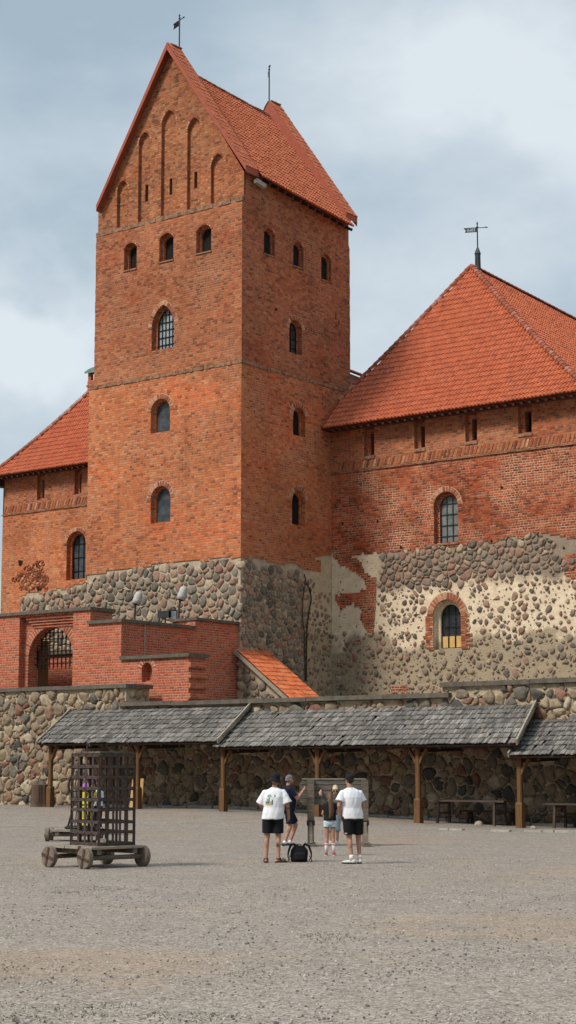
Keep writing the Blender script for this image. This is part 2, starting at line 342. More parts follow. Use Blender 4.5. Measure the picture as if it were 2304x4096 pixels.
def arch_ring(mb, bed, mp, x0, x1, zt, kind, w=.28, d=-.02, step=.125, legs=0.0, hw=.41):
    pts = arch_pts(x0, x1, zt, kind, 40)
    if legs: pts = [(pts[0][0], pts[0][1] - legs)] + pts + [(pts[-1][0], pts[-1][1] - legs)]
    ps = [Vector(p) for p in pts]; L = [0]
    for a, b in zip(ps, ps[1:]): L.append(L[-1] + (b - a).length)
    n = max(3, int(L[-1] / step)); st = L[-1] / n
    def at(s):
        for i in range(len(L) - 1):
            if s <= L[i + 1] + 1e-6: return ps[i].lerp(ps[i + 1], (s - L[i]) / max(1e-6, L[i + 1] - L[i])), (ps[i + 1] - ps[i]).normalized()
    if bed:
        rows = [[], []]
        for i in range(n + 1):
            p, t = at(min(L[-1], i * st)); nn = Vector((t.y, -t.x)); rows[0].append(mp(p.x, p.y, d * .35)); q = p + nn * (w + .015); rows[1].append(mp(q.x, q.y, d * .35))
        bed.grid(rows)
    for i in range(n):
        p, t = at((i + .5) * st); nn = Vector((t.y, -t.x)); h = st * hw; ww = w * random.uniform(.9, 1.05)
        c = [p - t * h + nn * .004, p + t * h + nn * .004, p + t * h * 1.12 + nn * ww, p - t * h * 1.12 + nn * ww]
        dd = d + random.uniform(-.008, .004)
        mb.grid([[mp(q.x, q.y, .02) for q in c], [mp(q.x, q.y, dd) for q in c]], True)
        mb.poly([mp(q.x, q.y, dd) for q in c][::-1]); mb.poly([mp(q.x, q.y, dd) for q in c])
        mb.f.pop()
# ---- field stones: a power diagram of jittered seeds, every cell an uneven dome
def stones(mb, mp, box, size, inside, gap, seed, hgt=.07, asp=1.25, rnd=.4):
    rg = random.Random(seed); u0, v0, u1, v1 = box; du, dv = size * asp, size
    nu, nv = int((u1 - u0) / du) + 3, int((v1 - v0) / dv) + 3; P = {}
    for j in range(nv):
        for i in range(nu):
            P[i, j] = (u0 + (i - 1 + .5 * (j % 2) + rg.uniform(-rnd, rnd)) * du, v0 + (j - 1 + rg.uniform(-rnd, rnd) * .9) * dv, rg.uniform(-.42, .5) * du * dv)
    for (i, j), (x, y, w) in P.items():
        if not inside(x, y): continue
        g = gap(x, y, rg)
        if g is None: continue
        c = [(x - du * 1.3, y - dv * 1.3), (x + du * 1.3, y - dv * 1.3), (x + du * 1.3, y + dv * 1.3), (x - du * 1.3, y + dv * 1.3)]
        for dj in (-2, -1, 0, 1, 2):
            for di in (-2, -1, 0, 1, 2):
                q = P.get((i + di, j + dj))
                if not q or (di == 0 and dj == 0): continue
                nx, ny = q[0] - x, q[1] - y; k = (q[0] ** 2 + q[1] ** 2 - q[2] - x * x - y * y + w) / 2
                o = []
                for a, b in zip(c, c[1:] + c[:1]):
                    fa, fb = a[0] * nx + a[1] * ny - k, b[0] * nx + b[1] * ny - k
                    if fa <= 0: o.append(a)
                    if (fa < 0) != (fb < 0) and fa != fb:
                        t = fa / (fa - fb); o.append((a[0] + (b[0] - a[0]) * t, a[1] + (b[1] - a[1]) * t))
                c = o
                if len(c) < 3: break
            if len(c) < 3: break
        if len(c) < 3: continue
        mx = sum(p[0] for p in c) / len(c); my = sum(p[1] for p in c) / len(c)
        for _ in range(2):
            e = []
            for a, b in zip(c, c[1:] + c[:1]):
                e += [(a[0] * .77 + b[0] * .23, a[1] * .77 + b[1] * .23), (a[0] * .23 + b[0] * .77, a[1] * .23 + b[1] * .77)]
            c = e
        if len(c) > 22: c = c[::2]
        s = 1 - g; h = hgt * rg.uniform(.55, 1.25) * (.6 + .4 * s); tx, ty = rg.uniform(-.35, .35) * hgt, rg.uniform(-.35, .35) * hgt
        c = [((p[0] - mx) * s * rg.uniform(.95, 1.03), (p[1] - my) * s * rg.uniform(.95, 1.03)) for p in c]
        n = len(c); rows = []
        for kk, hh in ((1.0, .02), (.94, -.4 * h), (.82, -.78 * h), (.48, -h)):
            rows.append([mp(mx + p[0] * kk, my + p[1] * kk, hh + (tx * p[0] + ty * p[1]) / size * (1 if hh < 0 else 0) + (rg.uniform(-.12, .12) * h if hh < 0 else 0)) for p in c])
        b = mb.grid(rows, True); x0 = mb.pts([mp(mx, my, -h * 1.02)]); e = b + 3 * n
        for q in range(n): mb.f.append((e + q, e + (q + 1) % n, x0))
# ---- roof tiles: every tile an arched strip with a lip, laid on P(u, v), v measured up the slope
def tiles(mb, P, ulo, uhi, vmax, inside, tw=.2, tl=.36, amp=.05, seed=1, lift=.045):
    rg = random.Random(seed); nr = int(vmax / tl) + 1
    for r in range(nr):
        v0 = r * tl; v1 = v0 + tl * 1.22
        for c in range(int((uhi - ulo) / tw) + 1):
            u = ulo + c * tw
            if not inside(u + tw / 2, v0 + tl * .5): continue
            jl = rg.uniform(-.012, .012); jv = rg.uniform(-.018, .018) + .02 * noise.noise((u * .6, v0 * .6, seed)); lo, hi, lip = [], [], []
            for t in (0, .18, .42, .66, .86, 1.02):
                h = amp * (math.sin(math.pi * min(1, max(0, (t - .12) / .76))) ** 1.0) + .006
                lo.append(P(u + t * tw, v0 + jv, h + lift + jl)); hi.append(P(u + t * tw, v1 + jv, h * .9)); lip.append(P(u + t * tw, v0 + jv + .01, h * .4 - .03))
            mb.grid([lip, lo, hi])
def frame_plane(a, b, c):     # P(u,v,h): a + along ab + up towards c
    a = Vector(a); X = (Vector(b) - a).normalized(); V = Vector(c) - a; V = (V - X * V.dot(X)); n = X.cross(V.normalized())
    return X, V.normalized(), n
# ------------------------------------------------------------------ setting
def sst(a, b, x):
    t = max(0, min(1, (x - a) / (b - a))); return t * t * (3 - 2 * t)
def gz(X, Y): return .36 * sst(22.5, 7, X) * sst(-24, -12.5, Y)
g = MB()
xs = [-900, -300, -120] + [-60 + i * 1.6 for i in range(84)] + [120, 300, 900]
ys = [-900, -300, -120] + [-75 + i * 1.6 for i in range(46)] + [20, 60, 160, 400, 900]
rows = []
for y in ys:
    rows.append([(x, y, gz(x, y) + (noise.noise((x * .35, y * .35, 0)) * .02 if abs(x) < 80 and y > -80 and y < 0 else 0)) for x in xs])
g.grid(rows)
t = NT('gravel'); p = t.pos()
v1 = t.voro(p, 36, out='Color'); v1s = t.sep(v1)[0]
v2 = t.sep(t.voro(p, 75, out='Color'))[0]
v3 = t.sep(t.voro(t.scale(p, (1, 1, 1)), 15, out='Color'))[0]
big = t.noise(p, .16, 5, .6); mid = t.noise(p, .9, 5, .65); nn = t.noise(p, 5, 8, .85)
grain = t.math('ADD', t.math('MULTIPLY', v1s, .4), t.math('ADD', t.math('MULTIPLY', v2, .3), t.math('ADD', t.math('MULTIPLY', v3, .12), t.math('MULTIPLY', nn, .25))))
col = t.ramp(grain, [(.18, (.11, .092, .078)), (.36, (.232, .19, .152)), (.52, (.335, .277, .225)), (.68, (.43, .36, .30)), (.85, (.60, .52, .45))])
dirt = t.ramp(grain, [(.2, (.21, .145, .10)), (.55, (.39, .285, .205)), (.85, (.53, .41, .31))])
ps = t.sep(p)
dd_ = t.n('ShaderNodeVectorMath'); dd_.operation = 'DISTANCE'; t.l(t.scale(p, (1, 1, 0)), dd_.inputs[0]); _q = PG(330, 3850); dd_.inputs[1].default_value = (_q[0], _q[1], 0)
patch = t.mr(t.math('ADD', dd_.outputs['Value'], t.math('MULTIPLY', t.noise(p, .7, 4, .6), 2.4)), 2.0, 3.3, 1, 0)
dm = t.math('MAXIMUM', t.mr(t.math('ADD', big, t.math('MULTIPLY', mid, .35)), .68, .84), patch)
col = t.mix(t.math('MULTIPLY', dm, .75), col, dirt)
col = t.mix(1.0, col, t.ramp(mid, [(.3, (.87,) * 3), (.7, (1.08,) * 3)]), 'MULTIPLY')
gs = t.noise(t.vadd(p, (17, 4, 0)), .75, 5, .62)
col = t.mix(t.mr(gs, .775, .82, 0, .55), col, t.mix(grain, (.05, .055, .02), (.15, .145, .06)))
t.bump(t.math('ADD', t.math('MULTIPLY', grain, 1.0), t.math('MULTIPLY', mid, .6)), .05)
M['gravel'] = t.done(col, .95)
o = g.build('ground', 'gravel', smooth=True); o['kind'] = 'structure'
# raised bank inside the courtyard wall that the castle stands on
g = MB(); g.box(-60, -8.0, -1, 60, 60, 4.15); o = g.build('castle_terrace', 'gravel'); o['kind'] = 'structure'
# loose pebbles on the near gravel
PEB = MB(); rg = random.Random(5)
for i in range(6500):
    d = 12.3 + 26 * rg.random() ** 1.6; a = rg.uniform(-.175, .175)
    q = CAM + VIEW * d + RT * (a * d); s = rg.uniform(.006, .015) * (1 + .5 * (rg.random() > .96)); h = s * .75
    z = gz(q.x, q.y) + .004; an = rg.uniform(0, 6.3)
    b = PEB.pts([(q.x + s * k * math.cos(an + j * 1.2566) * rg.uniform(.75, 1.2), q.y + s * k * math.sin(an + j * 1.2566) * rg.uniform(.75, 1.2), z + hh) for k, hh in ((1, -.004), (.85, h * .7)) for j in range(5)] + [(q.x, q.y, z + h)])
    for j in range(5):
        k = (j + 1) % 5; PEB.f.append((b + j, b + k, b + 5 + k, b + 5 + j)); PEB.f.append((b + 5 + j, b + 5 + k, b + 10))
M['pebble'] = island('pebble_stone', [(0, (.08, .07, .065)), (.3, (.20, .175, .15)), (.6, (.32, .29, .25)), (.85, (.40, .36, .31)), (1, (.52, .48, .43))], 20, .8, .002)
o = PEB.build('gravel_pebbles', 'pebble', smooth=True); o['kind'] = 'stuff'; tag(o, 'loose grey and pale pebbles scattered over the courtyard ground', 'gravel')
# sparse low grass tufts
GT = MB(); rg = random.Random(9)
for (fx, fy, sp, n) in ((270, 3572, .28, 55), (460, 3560, .4, 80), (400, 3550, .25, 40), (250, 3625, .25, 30), (930, 3655, .12, 16), (1300, 3742, .25, 30), (1380, 3760, .3, 40), (990, 3898, .25, 45), (280, 3880, .15, 14), (60, 3873, .2, 16), (20, 3857, .15, 12), (370, 4030, .15, 30), (460, 4025, .2, 36), (760, 4068, .3, 60), (140, 4038, .25, 50), (130, 4075, .25, 60), (350, 4065, .18, 30), (1400, 3585, .12, 12), (30, 3745, .3, 24)):
    X, Y = PG(fx, fy)
    for i in range(n):
        a, rr = rg.uniform(0, 6.28), sp * math.sqrt(rg.random()); x, y = X + rr * 1.25 * math.cos(a) * RT.x - rr * math.sin(a) * RT.y, Y + rr * 1.25 * math.cos(a) * RT.y + rr * math.sin(a) * RT.x
        an = rg.uniform(0, 3.14); w = .008; h = rg.uniform(.01, .03); lx, ly = rg.uniform(-.04, .04), rg.uniform(-.04, .04)
        GT.poly([(x - w * math.cos(an), y - w * math.sin(an), gz(x, y)), (x + w * math.cos(an), y + w * math.sin(an), gz(x, y)), (x + lx, y + ly, gz(x, y) + h)])
M['grass'] = plain('short_grass', (.14, .14, .07), .9, 8, .3)
o = GT.build('grass_tufts', 'grass'); o['kind'] = 'stuff'; tag(o, 'thin patches of short green grass growing through gravel', 'grass')

# ------------------------------------------------------------------ castle tower
def sx(f, L, Rr, T, B, c):
    ym = (T + B) / 2; xm = (L + Rr) / 2
    return f(L, ym, c)[0], f(Rr, ym, c)[0], f(xm, B, c)[1], f(xm, T, c)[1]
def jag(pts, step=.13, amp=.07, seed=3, q=.113):
    rg = random.Random(seed); o = []
    for (a, b), (c, d) in zip(pts, pts[1:]):
        n = max(1, int(math.hypot(c - a, d - b) / step))
        for i in range(n):
            t = i / n; x = a + (c - a) * t + rg.uniform(-amp, amp) * .4 * (i > 0); z = b + (d - b) * t + rg.uniform(-amp, amp) * (i > 0)
            z = round(z / q) * q + rg.uniform(-.004, .004)
            if o and abs(z - o[-1][1]) > .05: o.append((x, o[-1][1]))
            o.append((x + rg.uniform(0, .002), z))
    o.append(pts[-1]); return o
def sub(pts, seed=1, amp=.02, step=.35):      # slightly worn long edges
    rg = random.Random(seed); o = []
    for (a, b), (c, d) in zip(pts, pts[1:]):
        n = max(1, int(math.hypot(c - a, d - b) / step))
        for i in range(n):
            t = i / n; o.append((a + (c - a) * t + (rg.uniform(-amp, amp) if i else 0), b + (d - b) * t + (rg.uniform(-amp, amp) if i else 0)))
    o.append(pts[-1]); return o
def window(wall, mp, f, c, px, kind, parent, inset=.12, rec=.3, deep=.45, mat='void', bars=None, ring=None, zin=.06, barm='black_iron', name='window', sill=False, ringmat='voussoir', legs=0, ringw=.28):
    x0, x1, zb, zt = sx(f, *px, c); o = loop(x0, x1, zb, zt, kind)
    i0, i1 = x0 + inset, x1 - inset
    inn = loop(i0, i1, zb + zin, zt - inset, kind)
    if rec > 0:
        reveal(wall, mp, o, 0, rec); face(wall, mp, o, [inn], rec)
    else: inn = o; i0, i1 = x0, x1
    reveal(wall, mp, inn, max(rec, 0), rec + deep)
    w = MB(); face(w, mp, inn, [], rec + deep - .02); wo = w.build(name, mat, parent)
    if bars:
        nb = MB(); zb2, zt2 = zb + zin, zt - inset; d = rec + deep - .05
        for i in range(bars[0]):
            u = i0 + (i1 - i0) * (i + 1) / (bars[0] + 1); r = (i1 - i0) / 2; h = zt2 - (r - math.sqrt(max(0, r * r - (u - (i0 + i1) / 2) ** 2))) * (1 if kind != 'seg' else .5)
            nb.beam(mp(u, zb2, d), mp(u, h, d), .035, .03)
        for i in range(bars[1]):
            v = zb2 + (zt2 - zb2) * (i + .6) / (bars[1] + .3); nb.beam(mp(i0, v, d), mp(i1, v, d), .035, .03)
        lp = [mp(a, b, d) for a, b in inn]
        for a, b in zip(lp, lp[1:] + lp[:1]): nb.beam(a, b, .05, .05)
        nb.build('window_bars', barm, wo)
    if ring:
        rg_, bd_ = MB(), MB(); arch_ring(rg_, bd_ if ring == 2 else None, mp, x0, x1, zt, kind, w=ringw, legs=legs); rg_.build('arch_brickwork', ringmat, wo)
        if ring == 2: bd_.build('arch_mortar', 'lime', wo)
    if sill:
        s = MB(); s.grid([[mp(x0 - .03, zb - .09, .1), mp(x1 + .03, zb - .09, .1)], [mp(x0 - .03, zb - .09, -.05), mp(x1 + .03, zb - .09, -.05)], [mp(x0 - .03, zb - .03, -.05), mp(x1 + .03, zb - .03, -.05)], [mp(x0, zb + .05, .3), mp(x1, zb + .05, .3)]])
        s.build('sill', 'ledge', wo)
    return o
TW = thing('castle_tower', 'tall square red brick keep tower with steep gabled tile roof on a fieldstone base', 'tower')
zS = (PY(365, 1545, 0)[1] + PY(963, 1443, 0)[1]) / 2; zG = (PY(384, 941, .08)[1] + PY(972, 788, .08)[1]) / 2; zB = PY(640, 2258, 0)[1]
XL = PY(351, 1900, 0)[0]; XU = PY(380, 1300, .08)[0]; YR = PX(1404, 1300, 0)[0]; YG = .32
ring, bed = MB(), MB()
# lower wall
lw = MB(); m0 = mapY(0); holes = []
for px in ((603, 680, 1595, 1729), (603, 682, 1944, 2091)):
    holes.append(window(lw, m0, PY, 0, px, 'round', TW, .1, .22, .14, 'glass', ring=2, ringw=.24))
bot = jag([PY(350, 2297, 0), PY(500, 2272, 0), PY(640, 2252, 0), PY(800, 2243, 0), (0, PY(963, 2226, 0)[1])], .5, .06)
bot[0] = (XL, bot[0][1])
face(lw, m0, bot + sub([(0, zS), (XL, zS)], 2, .0), holes)
m1 = mapX(0); holes = []
for px in ((1172, 1221, 1629, 1744), (1168, 1221, 1963, 2100)):
    holes.append(window(lw, m1, PX, 0, px, 'round', TW, .1, .26, .1, 'void', ring=2, ringw=.24))
def z9(x, y):           # zoom [900,2200] pixels to the right face
    return PX(900 + x * .345, 2200 + y * .345, 0)
zc = bot[-1][1]
rb = [(0, zc)] + jag([z9(185, 88), z9(420, 110), z9(700, 155), z9(860, 180), z9(900, 222), z9(1040, 235), z9(1105, 255), z9(1112, 130), z9(1045, 72), z9(1120, 70)], .4, .06, 5)[1:] + [(6.95, z9(1235, 60)[1])]
face(lw, m1, rb + [(YR, rb[-1][1]), (YR, zS), (0, zS)], holes)
lw.poly([(XL, 0, 4), (XL, YR, 4), (XL, YR, zS), (XL, 0, zS)][::-1])
lw.build('lower_wall', 'brick_low', TW, uv=True)
# upper wall
uw = MB(); mu = mapY(.08); holes = []
for px in ((496, 547, 972, 1076), (637, 694, 933, 1041), (785, 845, 900, 1007)):
    holes.append(window(uw, mu, PY, .08, px, 'seg', TW, .11, .24, .16, 'void', ring=1, ringw=.1, sill=True))
holes.append(window(uw, mu, PY, .08, (607, 697, 1219, 1396), 'point', TW, .17, .24, .14, 'glass_pale', (4, 5), ring=2, ringw=.22))
face(uw, mu, [(XU, zS)] + sub([(-.06, zS), (-.06, zG)], 4, 0, .3) + sub([(-.06, zG), (XU, zG), (XU, zS)], 5, .03, .3)[1:], holes)
mr_ = mapX(-.06); holes = []
for px in ((1056, 1099, 915, 1018), (1173, 1214, 970, 1066), (1285, 1325, 1018, 1121)):
    holes.append(window(uw, mr_, PX, -.06, px, 'seg', TW, .1, .16, .1, 'void', ring=1, ringw=.1, sill=True))
holes.append(window(uw, mr_, PX, -.06, (1157, 1208, 1280, 1415), 'round', TW, .1, .26, .1, 'glass', (1, 3), ring=2, ringw=.22))
for (L_, R_, T_, B_) in ((1098, 1111, 1230, 1245), (1340, 1346, 1240, 1280), (1352, 1358, 1275, 1300)):
    x0, x1, z0, z1 = sx(PX, L_, R_, T_, B_, -.06); h = [(x0, z0), (x1, z0 + .05), (x1 - .03, z1), (x0 + .05, z1 - .04)]
    reveal(uw, mr_, h, 0, .25); face(uw, mr_, h, [], .25); holes.append(h)
zE0, zE1 = PX(1014, 687, .4)[1], PX(1405, 903.5, .4)[1]
YRu = PX(1394, 930, -.06)[0]; zN = PX(1400, 999, -.06)[1]
face(uw, mr_, [(.08, zS)] + sub([(YR, zS), (YR, zN), (YRu, zN + .25), (YRu, zE1 + .62)], 6, .02, .3) + [(.9, zE0 + .6), (.3, zE0 + .2), (.3, zG), (.08, zG)], holes)
uw.poly([(XU, .08, zS), (XU, YR, zS), (XU, YR, zG + .6), (XU, .08, zG)][::-1])
uw.build('upper_wall', 'brick_up', TW, uv=True)
# gable with blind niches
gb = MB(); mg = mapY(YG); holes = []
gR = PY(976, 720, YG)[0]; gL = PY(393, 880, YG)[0]
A = PY(667, 171, -.05); FRr = PY(982, 662, -.05); FL = PY(385, 830, -.05); AX = A[0]
slits = {1: (581, 593, 740, 806), 2: (678, 689, 714, 780), 3: (777, 789, 687, 753)}
for i, px in enumerate(((468, 511, 721, 902), (553.5, 600, 529, 876), (645, 703, 440, 857), (749, 802, 469, 825), (843.5, 897, 613.5, 802))):
    x0, x1, zb, zt = sx(PY, *px, YG); o = loop(x0, x1, zG + .06, zt, 'point'); inner = []
    reveal(gb, mg, o, 0, .17)
    if i in slits:
        a0, a1, b0, b1 = sx(PY, *slits[i], YG + .17); s = loop(a0, a1, b0, b1, 'flat'); inner.append(s)
        reveal(gb, mg, s, .17, .6); w = MB(); face(w, mg, s, [], .58); w.build('window', 'void', TW)
    face(gb, mg, o, inner, .17); holes.append(o)
    nq = MB(); arch_ring(nq, None, mg, x0, x1, zt, 'point', w=.12, d=-.012); nq.build('niche_arch', 'voussoir', TW)
face(gb, mg, [(gL, zG), (gR, zG)] + [(gR, FRr[1] - .1), (AX, A[1] - .3), (gL, FL[1] - .1)], holes)
gb.poly([(gR, YG, zG), (gR, 1.1, zG), (gR, 1.1, FRr[1] - .1), (gR, YG, FRr[1] - .1)])
gb.poly([(gL, YG, zG), (gL, 1.1, zG), (gL, 1.1, FL[1] - .1), (gL, YG, FL[1] - .1)][::-1])
gb.build('gable', 'brick_gable', TW, uv=True)
# string courses and worn ledges
st = MB(); rg = random.Random(4)
def ledge(mb, mp, a0, a1, z, out, h, n, jit=.02):
    for i in range(n):
        p, q = a0 + (a1 - a0) * i / n, a0 + (a1 - a0) * (i + 1) / n; oo = out + rg.uniform(-jit, jit); hh = h + rg.uniform(-jit, jit)
        lo, hi = z - hh / 2 + rg.uniform(-jit, jit) * .6, z + hh / 2
        mb.grid([[mp(p, lo, .05), mp(q, lo, .05)], [mp(p, lo, -oo), mp(q, lo, -oo)], [mp(p, hi - .05, -oo), mp(q, hi - .05, -oo)], [mp(p, hi + .06, .3), mp(q, hi + .06, .3)]])
        mb.poly([mp(q, lo, .05), mp(q, lo, -oo), mp(q, hi - .05, -oo), mp(q, hi + .06, .3)]); mb.poly([mp(p, lo, .05), mp(p, lo, -oo), mp(p, hi - .05, -oo), mp(p, hi + .06, .3)][::-1])
ledge(st, m0, XL - .02, .04, zS - .04, .035, .2, 46, .022); ledge(st, m1, -.04, YR, zS - .04, .035, .2, 40, .022)
st.build('string_course', 'ledge', TW); st = MB(); ledge(st, mu, XU - .02, -.03, zG, .02, .26, 26, .02)
st.build('string_course', 'ledge', TW)
bs = MB(); bs.grid([[(XL, .04, 3), (.0 - .04, .04, 3), (-.04, 7, 3)], [(XL, .04, zc + 1), (-.04, .04, zc + 1), (-.04, 7, zc + 1)]])
bs.build('stone_base', 'mortar', TW, uv=True)
def below(poly, x):
    for (a, b), (c, d) in zip(poly, poly[1:]):
        if a <= x <= c: return b + (d - b) * ((x - a) / (c - a) if c > a else 0)
    return poly[-1][1]
fs = MB()
stones(fs, mapY(.04), (XL, 4.3, -.02, zc + .4), .30, lambda x, y: XL < x < -.05 and y < below(bot, x) - .12, lambda x, y, r: r.uniform(.03, .10), 11, .085, 1.2, .5)
stones(fs, mapX(-.04), (0, 4.3, 5.2, zc + .4), .28, lambda x, y: .05 < x < 4.75 and y < z9(185, 88)[1] - .1 - .06 * max(0, x - 2), lambda x, y, r: r.uniform(.03, .12), 12, .085, 1.08, .5)
fs.build('base_fieldstones', 'stone', TW, smooth=True)
sp = MB(); sp.grid([[(-.025, 4.7, 3), (-.025, 7, 3)], [(-.025, 4.7, zc + 1.2), (-.025, 7, zc + 1.2)]]); sp.build('side_plaster', 'mortar_side', TW, uv=True)
fs = MB(); stones(fs, mapX(-.03), (4.6, 4.3, 7, zc + .2), .27, lambda x, y: 4.75 < x < 6.85 and y < zc - .6 - .5 * (x > 5.6), lambda x, y, r: None if r.random() < .22 else r.uniform(.2, .45), 13, .06, .85, .5)
fs.build('plaster_fieldstones', 'stone_dark', TW, smooth=True)
cb = MB(); pts = [z9(x, y) for x, y in ((915, 1520), (910, 1200), (905, 950), (888, 820), (885, 600), (900, 480), (925, 340), (905, 280))]
cb.tube([(.07, a, b) for a, b in pts], .024, 6)
pts = [z9(x, y) for x, y in ((925, 1520), (930, 1100), (935, 900), (960, 700), (985, 580), (970, 460), (925, 390))]
cb.tube([(.08, a, b) for a, b in pts], .036, 6); cb.build('cable', 'timber_dark', TW)
# tower roof
rz0, rz1 = PX(798, 315, AX)[1], PX(1075, 471, AX)[1]; ya, yb = .95, PX(1075, 471, AX)[0]
def bil(E0, E1, R0, R1):
    E0, E1, R0, R1 = map(Vector, (E0, E1, R0, R1)); U = (E1 - E0).length; V = ((R0 + R1) / 2 - (E0 + E1) / 2).length; n = (E1 - E0).cross(R0 - E0).normalized()
    return (lambda u, v, h=0: E0.lerp(E1, u / U).lerp(R0.lerp(R1, u / U), v / V) + n * h), U, V
RF = MB(); TL_ = MB()
ye = yb + .25
P1, U1, V1 = bil((.42, ya, zE0 - .05), (.42, ye, zE1), (AX, ya, rz0 + .08), (AX, ye, rz1))
P2, U2, V2 = bil((2 * AX - .42, ye, zE1), (2 * AX - .42, ya, zE0), (AX, ye, rz1), (AX, ya, rz0))
for P, U, V in ((P1, U1, V1), (P2, U2, V2)): RF.grid([[P(0, 0, -.03), P(U, 0, -.03)], [P(0, V, -.03), P(U, V, -.03)]])
RF.grid([[P1(0, 0, -.03), P1(U1, 0, -.03)], [P1(0, .5, -.22), P1(U1, .5, -.22)]])
ro = RF.build('roof', 'tile_under', TW)
tiles(TL_, P1, 0, U1, V1, lambda u, v: u < U1 and v < V1, .19, .33, .065, 3); tiles(TL_, P2, 0, U2, V2, lambda u, v: u < U2 and v < V2, .19, .33, .045, 4)
# raised gable ends: near one and far one
FA = PX(1075, 402, AX); far_foot = PX(1405, 862, .15)
for (y0, y1, az, fz, fx, zl) in ((-.05, 1.0, A[1], FRr[1], FRr[0], FL[1]), (FA[0], FA[0] + .95, FA[1], far_foot[1], .2, far_foot[1])):
    FL_ = MB()
    for s in (1, -1):
        ex_ = fx if s > 0 else (FL[0] if y0 < 1 else 2 * AX - fx)
        a, b = ((ex_, y0, fz), (ex_, y1, fz)) if s > 0 else ((ex_, y1, fz), (ex_, y0, fz))
        c, d = ((AX, y0, az), (AX, y1, az)) if s > 0 else ((AX, y1, az), (AX, y0, az))
        P, U, V = bil(a, b, c, d); RF2 = MB()
        tiles(TL_, P, .04, U, V, lambda u, v, U=U, V=V: u < U and v < V, .19, .33, .04, 5, .02)
        FL_.grid([[P(0, 0, -.04), P(U, 0, -.04)], [P(0, V, -.04), P(U, V, -.04)]])
        for yy, sg in ((y0, 1), (y1, -1)):
            h2 = .23 if yy == y0 and y0 < 1 else 1.6
            q = [(ex_, yy, fz - (.22 if h2 < 1 else .5)), (AX, yy, az - h2 - (.1 if h2 < 1 else 0)), (AX, yy, az + .03), (ex_ + s * .02, yy, fz + .03)]
            FL_.poly(q if s > 0 else q[::-1])
        FL_.poly([(ex_, y0, fz - .3), (ex_, y1, fz - .3), (ex_, y1, fz), (ex_, y0, fz)])
    FL_.build('verge_flashing', 'flash', ro)
TL_.build('roof_tiles', 'tile_tower', ro)
def ridge_caps(mb, p, q, r=.13, step=.36, seed=1):
    p, q = Vector(p), Vector(q); n = int((q - p).length / step); d = (q - p).normalized(); s = d.cross(Vector((0, 0, 1))).normalized(); w = s.cross(d)
    for i in range(n):
        rows = []
        for t, k in ((0, 1.12), (step * 1.05, .9)):
            o = p + d * (i * step + t); rows.append([o + (s * math.cos(math.pi * j / 6) + w * math.sin(math.pi * j / 6)) * r * k for j in range(7)])
        b = mb.grid(rows); mb.f.append(tuple(b + j for j in range(7)))
rc = MB(); ridge_caps(rc, (AX, ye, rz1 + .0), (AX, ya, rz0 + .08), .13); rc.build('ridge_tiles', 'ridge', ro); rc = MB(); ridge_caps(rc, (AX, 1.0, A[1]), (AX, -.05, A[1]), .1); rc.build('ridge_tiles', 'ridge', ro); rc = MB(); ridge_caps(rc, (AX, FA[0] + .95, FA[1]), (AX, FA[0], FA[1]), .1)
rc.build('ridge_tiles', 'ridge', ro)
ev = MB(); ev.beam((.2, .75, zE0 - .28), (.2, 1.45, zE0 - .38), .2, .2); ev.build('eave_block', 'concrete', TW)
for i in range(12):
    rf = MB()
    y = 1.7 + i * .6; zz = zE0 + (zE1 - zE0) * (y - ya) / (ye - ya); rf.beam((-.2, y, zz - .1 + .62 * 0 + .25), (.34, y, zz - .16), .14, .14); rf.build('rafter_end', 'timber_dark', TW)
